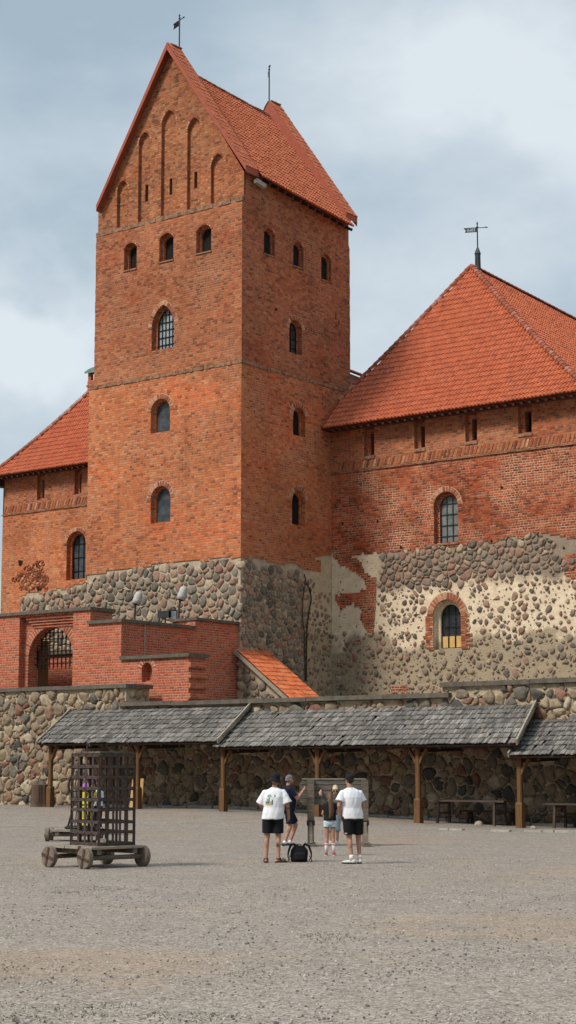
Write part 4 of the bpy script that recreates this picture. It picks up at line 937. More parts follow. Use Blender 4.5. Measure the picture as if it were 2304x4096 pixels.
# ------------------------------------------------------------------ tiled lean-to at the tower corner
LT = thing('tiled_lean_to', 'small lean-to with bright orange tiles sloping down from the tower corner', 'lean-to')
y0, z0 = PX(942, 2597, 0); y1 = PX(1074, 2603, 0)[0]; xe_, ze_ = PY(1150, 2786, y0); ext = 1.5
E0 = (xe_ * ext, y0, z0 + (ze_ - z0) * ext); E1 = (xe_ * ext, y1, z0 + (ze_ - z0) * ext)
P, U, V = bil(E0, E1, (.02, y0, z0), (.02, y1, z0)); b = MB(); b.grid([[P(-.03, 0, -.05), P(U, 0, -.05)], [P(-.03, V, -.05), P(U, V, -.05)]]); r_ = b.build('roof', 'tile_under', LT)
b = MB(); tiles(b, P, 0, U, V, lambda u, v: u < U and v < V, .2, .34, .045, 61, .025); b.build('roof_tiles', 'tile_new', r_)
b = MB(); b.beam(P(-.06, 0, -.1), P(-.06, V, -.1), .06, .16); b.build('verge_board', 'timber_pale', r_)
b = MB(); b.poly([(.0, y0 + .25, 3.5), (xe_ * ext, y0 + .25, 3.5), (xe_ * ext, y0 + .25, E0[2] - .15), (.0, y0 + .25, z0 - .15)]); b.poly([(xe_ * ext, y0 + .25, 3.5), (xe_ * ext, y1, 3.5), (xe_ * ext, y1, E0[2] - .15), (xe_ * ext, y0 + .25, E0[2] - .15)]); b.build('side_wall', 'mortar', LT, uv=True)
b = MB(); stones(b, mapY(y0 + .25), (-.15, 3.8, xe_ * 1.3, z0), .34, lambda x, y: x > .02 and y < z0 + (ze_ - z0) * x / xe_ - .42, lambda x, y, r: r.uniform(.02, .1), 62, .11, 1.1); b.build('fieldstones', 'stone', LT, smooth=True)
# ------------------------------------------------------------------ courtyard wall of large field stones
YP = -12.12; YW = -9.5
CW = thing('fieldstone_wall', 'long courtyard retaining wall of big rounded field stones with stepped grey copings', 'wall')
zl, zm, zr = PY(300, 2742, YW)[1], PY(1200, 2790, YW)[1], PY(2000, 2721, YW)[1]; xl = PY(503, 2760, YW)[0]; xr = PY(1768, 2735, YW)[0]
wm = MB(); TB = .16
for (xa, xb, zt, yb_) in ((-40, xl, zl, -8.1), (xl, xr, zm, -8.05), (xr, 70, zr, -8.05)):
    wm.box(xa + (.001 if xa > -39 else 0), YW + .03, -1, xb, yb_, zt - TB - .01)
wm.build('wall_core', 'mortar_wall', CW, uv=True)
cp = MB()
rg = random.Random(3)
def cope(xa, xb, z, y0_, y1_, n):
    x = xa
    while x < xb - .01:
        e = min(xb, x + rg.uniform(2.4, 4.2)); e = xb if xb - e < 1 else e; dz = rg.uniform(-.012, .012); cp.box(x + .008, y0_ + rg.uniform(-.015, .015), z - TB + dz, e - .008, y1_, z + dz); x = e
xm_ = PY(478, 2809, YW - .12)[0]
cope(-40, xl + .14, zl, YW - .12, -8.03, 9); cope(xm_, PY(1799, 2772, YW - .1)[0], zm, YW - .2, -7.98, 5); cope(PY(1757, 2728, YW - .1)[0], 40, zr, YW - .12, -7.98, 6)
cp.build('coping', 'coping', CW)
def w_in(x, y):
    top = zl if x < xl else zm if x < xr else zr
    return y < top - TB - .12 and not (abs(x - xl) < .08) and y > gz(x, YW) - .05
fs = MB(); stones(fs, mapY(YW + .03), (-7, -.1, 25, 5.3), .315, w_in, lambda x, y, r: r.uniform(.0, .12), 71, .11, 1.25, .52); 
stones(fs, lambda a, b, d=0: (xl + .01 - d, a, b), (YW + .15, zm, -8.15, zl - TB), .2, lambda x, y: zm + .1 < y < zl - TB - .06 and YW + .2 < x < -8.2, lambda x, y, r: r.uniform(.02, .1), 73, .05, 2.2)
fs.build('big_fieldstones', 'stone_wall', CW, smooth=True)
fs = MB(); stones(fs, mapY(YW + .035), (-7, -.1, 25, 5.3), .17, w_in, lambda x, y, r: None if r.random() < .35 else r.uniform(.1, .4), 72, .075, 1.2, .5); fs.build('filler_stones', 'stone_wall', CW, smooth=True)
# ------------------------------------------------------------------ timber shelters with shingle roofs
def shelter(label, eL, eR, tL, tR, ze_a, ze_b, zt_, posts, seed, verge_left, verge_right):
    S = thing('shingled_shelter', label, 'shelter', (0, 0, 0), 0, 'shingle roofed shelters along the courtyard wall')
    P, U, V = bil((eL, YP - .4, ze_a), (eR, YP - .4, ze_b), (tL, YW - .02, zt_), (tR, YW - .02, zt_))
    b = MB(); b.grid([[P(0.02, .03, -.03), P(U - .02, .03, -.03)], [P(.02, V, -.03), P(U - .02, V, -.03)]]); b.grid([[P(.02, .03, -.09), P(U - .02, .03, -.09)], [P(.02, V, -.09), P(U - .02, V, -.09)]]); b.poly([P(.02, .03, -.09), P(U - .02, .03, -.09), P(U - .02, .03, -.03), P(.02, .03, -.03)])
    r = b.build('roof', 'timber_dark', S); rg = random.Random(seed); sh = MB(); rows = 8; ex = V / rows
    for k in range(rows):
        u = -.03; skew = (tL - eL) / V
        while u < U + .02:
            w = rg.uniform(.065, .115); v0 = k * ex + rg.uniform(-.03, .02); v1 = min(V + .02, v0 + ex * 1.7); h0 = .06 + rg.uniform(-.012, .02); hb = -.01 + rg.uniform(0, .01); dr = rg.uniform(-.012, .012)
            if rg.random() < .985:
                c = [P(u + .004, v0, h0), P(u + w - .004, v0, h0 + rg.uniform(-.006, .006)), P(u + w - .004 + dr, v1, hb), P(u + .004 + dr, v1, hb)]; d = [p - Vector((0, 0, .028)) for p in c]
                i = sh.pts(c + d); sh.f += [(i, i + 1, i + 2, i + 3), (i + 4, i + 5, i + 1, i), (i + 5, i + 6, i + 2, i + 1), (i + 7, i + 4, i, i + 3)]
            u += w
    sh.build('shingles', 'shingle', r)
    b = MB()
    if verge_left: b.beam(P(-.05, -.02, .03), P(-.05, V, .03), .05, .17); b.build('verge_board', 'timber_pale', r); b = MB()
    if verge_right: b.beam(P(U + .03, -.02, .05), P(U + .03, V, .05), .06, .19)
    if b.v: b.build('verge_board', 'timber_pale', r)
    n = int((eR - eL) / .9)
    for i in range(n + 1):
        b = MB(); u = .1 + (U - .2) * i / n; b.beam(P(u, .06, -.14), P(u, V - .05, -.14), .08, .1); b.build('rafter', 'timber_dark', r)
    b = MB(); zb = min(ze_a, ze_b); b.box(eL + .15, YP - .07, zb - .08, eR - .1, YP + .07, zb + .1); b.build('wall_plate', 'timber_dark', S)
    for x in posts:
        z0 = gz(x, YP); p = MB(); zt = zb - .075
        c = .035; s = .085; z1 = z0 + .78
        oct_ = [(s - c, -s), (s, -s + c), (s, s - c), (s - c, s), (-s + c, s), (-s, s - c), (-s, -s + c), (-s + c, -s)]
        p.grid([[(x + a * k, YP + b_ * k, z) for a, b_ in oct_] for z, k in ((z1 + .0, 1.0), (zt - .5, 1.0), (zt, 1.05))], True)
        p.box(x - .115, YP - .115, z0 - .1, x + .115, YP + .115, z1 - .03); p.grid([[(x + a * .115, YP + d * .115, z1 - .03) for a, d in ((-1, -1), (1, -1), (1, 1), (-1, 1))], [(x + a * .085, YP + d * .085, z1 + .03) for a, d in ((-1, -1), (1, -1), (1, 1), (-1, 1))]], True)
        po = p.build('post', 'timber', S)
        for sgn in (-1, 1):
            if (x + sgn * .5 < eL) or (x + sgn * .5 > eR): continue
            q = MB(); pts = [(x + sgn * .06, YP, zt - .5), (x + sgn * .16, YP, zt - .3), (x + sgn * .36, YP, zt - .02)]
            for a, b_ in zip(pts, pts[1:]): q.beam(a, b_, .08, .12, (0, 1, 0))
            q.build('brace', 'timber', po)
        q = MB(); q.beam((x, YP, zt - .08), (x, YW, zt - .0), .1, .13); q.build('tie_beam', 'timber_dark', S)
    return S
def pe(x, y): return PY(x, y, YP - .4)
def pt(x, y): return PY(x, y, YW)
PX6 = [PY(x, y, YP)[0] for x, y in ((200, 3232), (550, 3235), (893, 3246), (1272, 3268), (1675, 3288), (2083, 3313))]
zt1 = pt(650, 2832)[1]
shelter('weathered shingle shelter ending at the left, behind the iron cage', pe(150, 2975)[0], pe(870, 2968)[0], pt(290, 2845)[0], pt(1005, 2825)[0], pe(150, 2975)[1], pe(870, 2968)[1], zt1, PX6[:2], 81, True, True)
shelter('long middle shingle shelter behind the wooden stocks', pe(855, 2990)[0], pe(2065, 2974)[0], pt(985, 2838)[0], pt(2143, 2815)[0], pe(855, 2990)[1], pe(2065, 2974)[1], pt(1500, 2832)[1], PX6[2:5], 82, False, True)
shelter('lowest shingle shelter at the right, partly out of view', pe(2040, 3023)[0], pe(2040, 3023)[0] + 9, pt(2130, 2880)[0], pt(2130, 2880)[0] + 9, pe(2040, 3023)[1], pe(2304, 3015)[1], pt(2220, 2876)[1], [PX6[5], PX6[5] + 4.1], 83, True, False)
# ------------------------------------------------------------------ tables, benches, stump, planks, kerb, rocks
def trestle(name, label, cat, x0, x1, y, w, h, th, grp, legx, rz=0, z=None):
    z = gz((x0 + x1) / 2, y) if z is None else z
    xm = (x0 + x1) / 2; t_ = thing(name, label, cat, (xm, y, z), rz, grp); L = (x1 - x0) / 2
    b = MB()
    for k in range(3): b.box(-L, -w / 2 + w * k / 3 + .004, h - th, L, -w / 2 + w * (k + 1) / 3 - .004, h)
    b.build('top', 'table_wood', t_)
    for s in (-1, 1):
        for q in (-1, 1):
            b = MB(); b.beam((s * (L - legx), q * (w / 2 - .06), h - th), (s * (L - legx) * 1.02, q * (w / 2 + .0), -.02), .075, .075); b.build('leg', 'table_wood', t_)
        b = MB(); b.beam((s * (L - legx), -w / 2, h - th - .05), (s * (L - legx), w / 2, h - th - .04), .06, .06); b.beam((s * (L - legx), -w / 2 + .05, h * .45), (s * (L - legx), w / 2 - .05, h * .45), .05, .06); b.build('crosspiece', 'table_wood', t_)
    return t_
yt = -11.05
xa, xb = PY(1737, 3190, yt)[0], PY(2038, 3205, yt)[0]
tb = trestle('trestle_table', 'dark wooden table left of the rightmost timber post', 'table', xa, xb, yt, .75, PY(1900, 3200, yt)[1] - gz(19, yt), .06, 'dark tables under the shelters', .38)
trestle('bench', 'dark low bench behind the table left of the rightmost post', 'bench', PY(1858, 3228, -10.3)[0], PY(2070, 3240, -10.3)[0], -10.3, .3, .45, .06, 'dark benches under the shelters', .22)
xa = PY(2190, 3212, yt)[0]
trestle('trestle_table', 'dark wooden table cut off by the right edge', 'table', xa, xa + 2.9, yt, .75, PY(2250, 3212, yt)[1] - gz(22.5, yt), .06, 'dark tables under the shelters', .45)
trestle('bench', 'dark low bench behind the table cut off at the right', 'bench', xa + .35, xa + 2.6, -10.3, .3, .46, .06, 'dark benches under the shelters', .3)
X, Y = PY(160, 3234, -12.0)[0], -12.0
ST = thing('tree_stump', 'upright cut log stump with rough bark beside the leftmost post', 'log', (X, Y, gz(X, Y)))
h = PY(160, 3137, Y)[1] - gz(X, Y); w = (PY(186, 3190, Y)[0] - PY(133, 3190, Y)[0]) / 2
b = MB(); n = 26; rg = random.Random(6); rows = []
rad = [w * (1 + .07 * math.sin(3 * k * .2417) + rg.uniform(-.05, .05)) for k in range(n)]
for z, k_ in ((-.05, 1.12), (.12, 1.03), (h * .5, 1.0), (h - .02, .97), (h, .93)): rows.append([(rad[k] * k_ * math.cos(6.283 * k / n), rad[k] * k_ * math.sin(6.283 * k / n), z) for k in range(n)])
b.grid(rows, True); b.build('bark', 'bark', ST, smooth=False); b = MB(); b.poly([(rad[k] * .93 * math.cos(6.283 * k / n), rad[k] * .93 * math.sin(6.283 * k / n), h + .002) for k in range(n)]); b.build('cut_top', 'cutwood', ST)
for (xl_, xr_2, yt_, yb_, lab, tz) in ((517, 537, 3118, 3232, 'pale new plank standing just left of the second post behind the cage', .03), (555, 567, 3114, 3237, 'narrow pale plank standing just right of the second post behind the cage', -.03)):
    yy = YP + .25; x0, x1 = PY(xl_, 3200, yy)[0], PY(xr_2, 3200, yy)[0]; z0 = gz(x0, yy); z1 = PY(xl_, yt_, yy)[1]
    b = MB(); b.grid([[(x0, yy, z0 - .02), (x1, yy, z0 - .02), (x1, yy + .05, z0 - .02), (x0, yy + .05, z0 - .02)], [(x0 + tz, yy + .12, z1), (x1 + tz, yy + .12, z1), (x1 + tz, yy + .17, z1), (x0 + tz, yy + .17, z1)]], True); b.f += [(4, 5, 6, 7)]
    tag(b.build('wooden_plank', 'timber_new'), lab, 'plank', 'pale planks by the second post')
kb = MB(); rg = random.Random(8)
def kerb(pts, hgt, wid, gap):
    for a, b_ in zip(pts, pts[1:]):
        a = Vector((a[0], a[1], 0)); b_ = Vector((b_[0], b_[1], 0)); d = (b_ - a); L = d.length; d /= L; n = Vector((-d.y, d.x, 0)); s = 0
        while s < L:
            l = rg.uniform(.35, .9)
            if rg.random() > gap:
                p = a + d * s; q = a + d * min(L, s + l - .04); w = wid * rg.uniform(.8, 1.2); h = hgt * rg.uniform(.5, 1.2); k = rg.uniform(-.03, .03)
                z = gz(p.x, p.y); c = [p - n * (w / 2 + k), q - n * (w / 2 - k), q + n * w / 2, p + n * w / 2]
                i = kb.pts([Vector((v.x, v.y, z - .05)) for v in c] + [Vector((v.x * .97 + (p.x + q.x) / 2 * .03, v.y * .97 + (p.y + q.y) / 2 * .03, z + h)) for v in c])
                kb.f += [(i + 4, i + 5, i + 6, i + 7), (i, i + 1, i + 5, i + 4), (i + 1, i + 2, i + 6, i + 5), (i + 2, i + 3, i + 7, i + 6), (i + 3, i, i + 4, i + 7)]
            s += l
kerb([PG(-60, 3312), PG(300, 3311), PG(700, 3310), PG(1120, 3308)], .035, .16, .12)
kerb([PG(1760, 3321), PG(2050, 3327), PG(2330, 3330)], .06, .22, .2)
kerb([(0, YW - .3), (25, YW - .3)], .10, .3, .1)
o = kb.build('kerb', 'concrete'); o['kind'] = 'structure'
def rock(px, py, r, lab, seed, yy=None):
    if yy is None: X, Y = PG(px, py, .02)
    else: X, Y = PY(px, py, yy)[0], yy
    b = MB(); b.ball((0, 0, 0), (r, r * .8, r * .7), 12, 8); b.v = [tuple(Vector(v) * (1 + .35 * noise.noise(Vector(v) * (2.2 / r) + Vector((seed, 0, 0))))) for v in b.v]
    o = b.build('rock', 'rock'); o.location = (X, Y, gz(X, Y) + r * .35); tag(o, lab, 'rock', 'loose rocks in the courtyard')
M['rock'] = plain('pale_rock', (.36, .31, .25), .9, 6, .35, .02)
rock(2133, 3314, .1, 'pale angular rock on the gravel beside the rightmost post', 1); rock(1915, 3300, .14, 'low grey rock on the ground in front of the table', 4, -11.7)
# ------------------------------------------------------------------ cage carts
def wheel(parent, p, ax, r, w, cross=True):
    a = Vector(ax).normalized(); u = Vector((a.y, -a.x, 0)); p = Vector(p); n = 24; b = MB(); rg = random.Random(int(p.x * 97) % 50)
    rad = [r * (1 + rg.uniform(-.025, .02)) for _ in range(n)]
    rows = [[p + a * (w * s) + (u * math.cos(6.283 * k / n) + UP * math.sin(6.283 * k / n)) * rad[k] * f for k in range(n)] for s, f in ((-.5, .93), (-.42, 1), (.42, 1), (.5, .94))]
    i = b.grid(rows, True); b.f.append(tuple(i + 3 * n + k for k in range(n))); b.f.append(tuple(i + k for k in range(n))[::-1])
    wo = b.build('wheel', 'timber_wheel', parent)
    if cross:
        c = MB(); ang = R(14)
        for t in (ang, ang + math.pi / 2):
            d = u * math.cos(t) + UP * math.sin(t); e = u * -math.sin(t) + UP * math.cos(t); q = p + a * (w * .5)
            pts = [q + d * (i_ * r * .9) + e * (j_ * .028) for i_, j_ in ((-1, -1), (1, -1), (1, 1), (-1, 1))]
            o1 = [v + a * .012 for v in pts]; c.grid([pts, o1], True); c.poly(o1); c.poly(o1[::-1]); c.f.pop()
        c.ball(p + a * (w * .5 + .01), .03, 8, 6); c.build('iron_cross', 'iron_brown', wo)
    return wo
M['timber_wheel'] = plain('weathered_wheel_wood', (.20, .155, .115), .9, 4, .4, .008, grain=(3, 3, 3))
M['iron_brown'] = plain('brown_iron_strap', (.085, .05, .035), .75, 9, .4)
def cart(label, loc, rz, la, lb, r, deck, wl_, shown):
    C = thing('wooden_cart', label, 'cart', loc, rz, 'wooden cage carts in the courtyard')
    b = MB(); n = 6; rg = random.Random(int(loc[0] * 10))
    for i in range(n):
        x0 = -la / 2 - .12 + (la + .24) * i / n; b.box(x0 + .006, -lb / 2 + .1 + rg.uniform(-.05, .05), deck - .05, x0 + (la + .24) / n - .006, lb / 2 - .1 + rg.uniform(-.05, .05), deck + rg.uniform(-.006, .006))
    b.build('deck', 'timber_pale', C)
    b = MB()
    for s in (-1, 1): b.box(-la / 2 - .1, s * (lb / 2 - .26) - .05, deck - .15, la / 2 + .1, s * (lb / 2 - .26) + .05, deck - .052)
    b.build('frame', 'timber_grey', C)
    for s in (-1, 1):
        b = MB(); b.tube([(s * la / 2, -lb / 2, r), (s * la / 2, lb / 2, r)], .045, 8); b.build('axle', 'timber_grey', C)
        for q in (-1, 1): wheel(C, (s * la / 2, q * lb / 2, r), (0, q, 0), r, .105, True)
    return C
# first cart: local x along the short track, local y along the axles
def loc_at(px, d, z=0):
    q = PD(px, 3064, d); return Vector((q.x, q.y, gz(q.x, q.y) + z))
c1 = loc_at(1152 - 3.795 / 34.85 * 7000, 34.85)
av = RT * .69 - VIEW * .72; ang = math.atan2(av.y, av.x)
cart('weathered plank cart with cross-strapped disc wheels carrying the tall iron cage', c1, ang, 1.14, 1.40, .205, .42, 0, None)
bv = Vector((-math.sin(ang), math.cos(ang), 0))
cc_ = c1 + av * .07 + bv * .1 + Vector((0, 0, .425))
CG = thing('iron_cage', 'tall square cage of riveted rusty flat iron bars on the front cart', 'cage', cc_, ang)
ha, hb_, HC = .435, .43, 1.76
b = MB(); rg = random.Random(12)
for i in range(5):
    for s in (-1, 1):
        x = -ha + 2 * ha * i / 4; y = -hb_ + 2 * hb_ * i / 4; j = rg.uniform(-.012, .012)
        b.beam((x + j, s * hb_, 0), (x - j, s * hb_, HC), .058, .014, (0, 1, 0)); 
        if 0 < i < 4: b.beam((s * ha, y + j, 0), (s * ha, y - j, HC), .058, .014, (1, 0, 0))
        else: b.beam((s * (ha + .004), y, 0), (s * (ha + .004), y, HC), .062, .014, (1, 0, 0))
b.build('upright_bars', 'iron', CG)
b = MB()
for k in range(9):
    z = .03 + (HC - .05) * k / 8 + rg.uniform(-.012, .012)
    for s in (-1, 1):
        b.beam((-ha - .02, s * (hb_ + .013), z), (ha + .02, s * (hb_ + .013), z + rg.uniform(-.012, .012)), .016, .058); b.beam((s * (ha + .015), -hb_ - .02, z), (s * (ha + .015), hb_ + .02, z + rg.uniform(-.012, .012)), .016, .058)
b.build('cross_bars', 'iron', CG)
b = MB()
for i in range(5):
    for k in range(9):
        z = .03 + (HC - .05) * k / 8
        for s in (-1, 1):
            for (px_, py_) in ((-ha + 2 * ha * i / 4, s * (hb_ + .024)), (s * (ha + .026), -hb_ + 2 * hb_ * i / 4)): b.ball((px_, py_, z), .017, 5, 4)
b.build('rivets', 'iron', CG)
b = MB()
for i in range(5):
    x = -ha + 2 * ha * i / 4; b.beam((x, -hb_, HC), (x, hb_, HC), .06, .012)
    b.beam((-ha, -hb_ + 2 * hb_ * i / 4, HC + .01), (ha, -hb_ + 2 * hb_ * i / 4, HC + .01), .06, .012)
b.build('roof_bars', 'iron', CG)
b = MB()
for i in range(4): b.box(-ha + .03 + i * .2, -hb_ + .05, HC + .018, -ha + .2 + i * .2, hb_ - .02, HC + .05)
b.build('top_boards', 'timber_grey', CG)
b = MB(); b.tube([(-.28, -.2, HC + .05), (-.28, -.2, HC + .16), (-.22, -.2, HC + .2), (-.2, -.2, HC + .14)], .014, 6); b.build('hook', 'iron', CG)
b = MB(); b.ball((.12, -.1, .06), (.16, .13, .08), 10, 6); b.v = [tuple(Vector(v) * (1 + .2 * noise.noise(Vector(v) * 6))) for v in b.v]; rk = b.build('rock', 'rock'); rk.location = cc_; rk.rotation_euler = (0, 0, ang); tag(rk, 'brown rock lying on the floor inside the tall iron cage', 'rock', 'loose rocks in the courtyard')
# second cart with a figure shaped gibbet cage
c2 = loc_at(302, 47.0); c2.z = 0
C2 = cart('low grey plank cart farther back carrying the figure shaped cage', c2, PSI + R(90), .72, 1.32, .17, .30, 0, None)
gq = loc_at(330, 47.0); GC = thing('gibbet_cage', 'figure shaped gibbet cage of thin black iron hoops on the rear cart', 'cage', (gq.x, gq.y, .31), PSI)
b = MB(); prof = ((0, .40), (.5, .27), (.75, .24), (.95, .33), (1.1, .40), (1.25, .36), (1.4, .29), (1.58, .23), (1.66, .15), (1.70, .03))
for k in range(8):
    a = 6.283 * (k + .5) / 8; b.tube([(r * math.cos(a), r * .8 * math.sin(a), z) for z, r in prof], .014, 5)
b.build('ribs', 'black_iron', GC); b = MB()
for z, r in ((.06, .39), (.62, .255), (.98, .345), (1.35, .31), (1.58, .23)): b.tube([(r * math.cos(6.283 * k / 20), r * .8 * math.sin(6.283 * k / 20), z) for k in range(21)], .016, 5, False)
b.build('hoops', 'black_iron', GC)
b = MB(); b.tube([(.42 * math.cos(6.283 * k / 20), .36 * math.sin(6.283 * k / 20), .03) for k in range(21)], .035, 6, False); b.build('base_ring', 'black_iron', GC)
# ------------------------------------------------------------------ pillory
M['timber_board'] = plain('grey_board', (.155, .14, .115), .9, 4, .45, .01, grain=(.8, 2, 9))
pq = PG(1352, 3383); PL = thing('pillory', 'grey weathered wooden pillory with a holed board between two braced posts', 'pillory', (pq[0], pq[1], 0), PSI)
k44 = 44.0 / 7000; xl2, xr2 = (1245 - 1352) * k44, (1458 - 1352) * k44
zt = 1.62; zb2 = 1.95 + (3064 - 3215) * k44
b = MB(); hh = (zt - zb2) / 3; PZ = (zb2, hh)
bl, br = (1201 - 1352) * k44, (1475 - 1352) * k44
holes = [[(r * math.cos(6.283 * i / 16) + x, z + r * math.sin(6.283 * i / 16)) for i in range(16)] for x, z, r in ((-.065, zb2 + hh * 1.70, .105), (-.42, zb2 + hh * 1.68, .055), (.29, zb2 + hh * 1.68, .055))]
mpl = lambda a, c, d=0: (a, -.03 + d, c)
out_ = [(bl + .08, zb2), (br - .08, zb2), (br, zb2 + .08), (br, zt - .1), (br - .1, zt), (bl + .1, zt), (bl, zt - .1), (bl, zb2 + .08)]
face(b, mpl, out_, holes); 
for h_ in holes: reveal(b, mpl, h_, 0, .07)
i0_ = len(b.f); face(b, lambda a, c, d=0: (a, .04, c), out_, holes)
b.f[i0_:] = [f[::-1] for f in b.f[i0_:]]
b.grid([[(x, .04, z) for x, z in out_], [(x, -.03, z) for x, z in out_]], True); b.build('holed_board', 'timber_board', PL)
b = MB()
for z in (zb2 + hh * .8, zb2 + hh * 1.69, zb2 + hh * 2.4): b.box(bl + .02, -.034, z - .006, br - .02, -.0305, z + .006)
b.build('board_gaps', 'timber_dark', PL)
b = MB(); b.box(bl + .07, -.05, zt, br - .07, .06, zt + .025); b.build('top_rail', 'timber_pale', PL)
for x in (xl2, xr2):
    b = MB(); b.box(x - .085, -.15, .62, x + .085, -.04, zt - .01); b.build('post', 'timber_grey', PL)
    b = MB(); b.grid([[(x - .10, -.17, .5), (x + .10, -.17, .5), (x + .1, .1, .5), (x - .1, .1, .5)], [(x - .10, -.17, .62), (x + .10, -.17, .62), (x + .1, .1, .62), (x - .1, .1, .62)]], True); b.f += [(4, 5, 6, 7), (3, 2, 1, 0)]; b.build('clamp', 'timber_dark', PL)
    b = MB(); b.box(x - .08, -.10, .06, x + .08, 0, .5); b.build('lower_post', 'timber_pale', PL)
    for s in (-1, 1):
        b = MB(); b.beam((x, s * .08, .62), (x + .0, s * .55, .06), .09, .07, (1, 0, 0)); b.build('brace', 'timber_grey', PL)
    b = MB(); b.box(x - .08, -.7, -.02, x + .12, .7, .07); b.build('foot_beam', 'timber_grey', PL)

# ------------------------------------------------------------------ people
def cloth(name, col, rough=.85, b=.006, grain=(1, 1, .45)):
    t = NT(name); p = t.scale(t.obj(), grain); n1 = t.noise(p, 9, 3, .5); n2 = t.noise(t.obj(), 60, 2)
    c = t.mix(1.0, col, t.ramp(n1, [(.3, (.92,) * 3), (.7, (1.05,) * 3)]), 'MULTIPLY'); t.bump(t.math('ADD', n1, t.math('MULTIPLY', n2, .06)), b); return t.done(c, rough, 0, .2)
M['skin'] = plain('tanned_skin', (.43, .225, .15), .55, 6, .12); M['skin_pale'] = plain('fair_skin', (.52, .30, .215), .55, 6, .12)
M['white_tee'] = cloth('white_cotton', (.82, .82, .84), b=.004); M['black_cloth'] = cloth('black_cloth', (.012, .012, .014)); M['navy'] = cloth('navy_cloth', (.010, .013, .028))
M['denim_pale'] = cloth('pale_blue_denim', (.50, .60, .63)); M['denim'] = cloth('washed_blue_denim', (.30, .40, .48)); M['grey_tee'] = cloth('pale_grey_cotton', (.42, .44, .46))
M['purple'] = cloth('purple_cloth', (.36, .13, .40)); M['yellow'] = cloth('yellow_cloth', (.60, .52, .05)); M['pale_blue'] = cloth('pale_blue_cotton', (.52, .62, .70))
M['hair_dark'] = plain('dark_hair', (.018, .014, .012), .6, 20, .4, grain=(4, 4, .6)); M['hair_grey'] = plain('grey_hair', (.16, .155, .15), .7, 25, .5, grain=(4, 4, .8))
M['hair_brown'] = plain('brown_hair', (.15, .075, .035), .55, 16, .5, .004, grain=(5, 5, .5)); M['hair_blonde'] = plain('pale_blonde_hair', (.62, .50, .32), .55, 18, .35)
M['leather'] = plain('dark_brown_leather', (.035, .02, .016), .6); M['shoe_white'] = plain('white_shoe', (.62, .60, .55), .7, 12, .2); M['shoe_red'] = plain('red_shoe', (.42, .035, .07), .6); M['shoe_dark'] = plain('dark_grey_shoe', (.025, .026, .03), .6)
M['sock'] = cloth('white_sock', (.74, .70, .66)); M['stripe'] = plain('red_stripe', (.55, .12, .09), .8); M['lens'] = plain('dark_lens', (.01, .01, .012), .2); M['eye'] = plain('eye', (.05, .035, .03), .3)
M['tattoo'] = plain('tattooed_skin', (.10, .07, .06), .6); M['print_teal'] = plain('teal_print', (.24, .42, .40), .85); M['print_sand'] = plain('sand_print', (.62, .45, .22), .85); M['print_dark'] = plain('dark_print', (.16, .2, .19), .85)
def blob(name, mb, mat, parent, vox=.012, it=3, wrinkle=0, sd=0):
    o = mb.build(name, mat, None); m = o.modifiers.new('r', 'REMESH'); m.mode = 'VOXEL'; m.voxel_size = vox
    s = o.modifiers.new('s', 'SMOOTH'); s.factor = .5; s.iterations = it
    bpy.context.view_layer.update(); dg = bpy.context.evaluated_depsgraph_get(); me = bpy.data.meshes.new_from_object(o.evaluated_get(dg)); o.modifiers.clear()
    old = o.data; o.data = me; bpy.data.meshes.remove(old); me.name = name
    if wrinkle:
        for v in me.vertices:
            c = v.co; w = noise.noise((c.x * 6 + sd, c.y * 6, c.z * 4 + c.x * 5)) + .4 * noise.noise((c.x * 13 + sd, c.y * 13, c.z * 7 - c.x * 9)); v.co = c + v.normal * (w * wrinkle)
    me.polygons.foreach_set('use_smooth', [True] * len(me.polygons)); o.parent = parent; return o
V3 = Vector
def hand(b, wr, d, nrm, side, s, curl=.5):
    wr = V3(wr); d = V3(d).normalized(); nrm = (V3(nrm) - d * V3(nrm).dot(d)).normalized(); lat = d.cross(nrm) * side
    b.capsule(wr, wr + d * .03 * s, .026 * s, .03 * s, 8)
    for k in (-1.2, -.4, .4, 1.2): b.capsule(wr + d * .02 * s + lat * k * .012 * s, wr + d * .085 * s + lat * k * .0185 * s, .013 * s, .0115 * s, 8)
    for k, L in ((-1.5, .062), (-.5, .075), (.5, .08), (1.5, .07)):
        p = wr + d * .085 * s + lat * k * .019 * s; q = p + (d * math.cos(curl * .7) + nrm * math.sin(curl * .7)) * L * .52 * s; e = q + (d * math.cos(curl * 1.9) + nrm * math.sin(curl * 1.9)) * L * .48 * s
        b.capsule(p, q, .0095 * s, .0088 * s, 8); b.capsule(q, e, .0088 * s, .0075 * s, 8)
    p = wr + d * .03 * s + lat * .03 * s; q = p + (d * .75 + lat * .6 + nrm * .25).normalized() * .035 * s; e = q + (d * .9 + nrm * .45).normalized() * .03 * s
    b.capsule(p, q, .0125 * s, .0105 * s, 8); b.capsule(q, e, .0105 * s, .009 * s, 8)
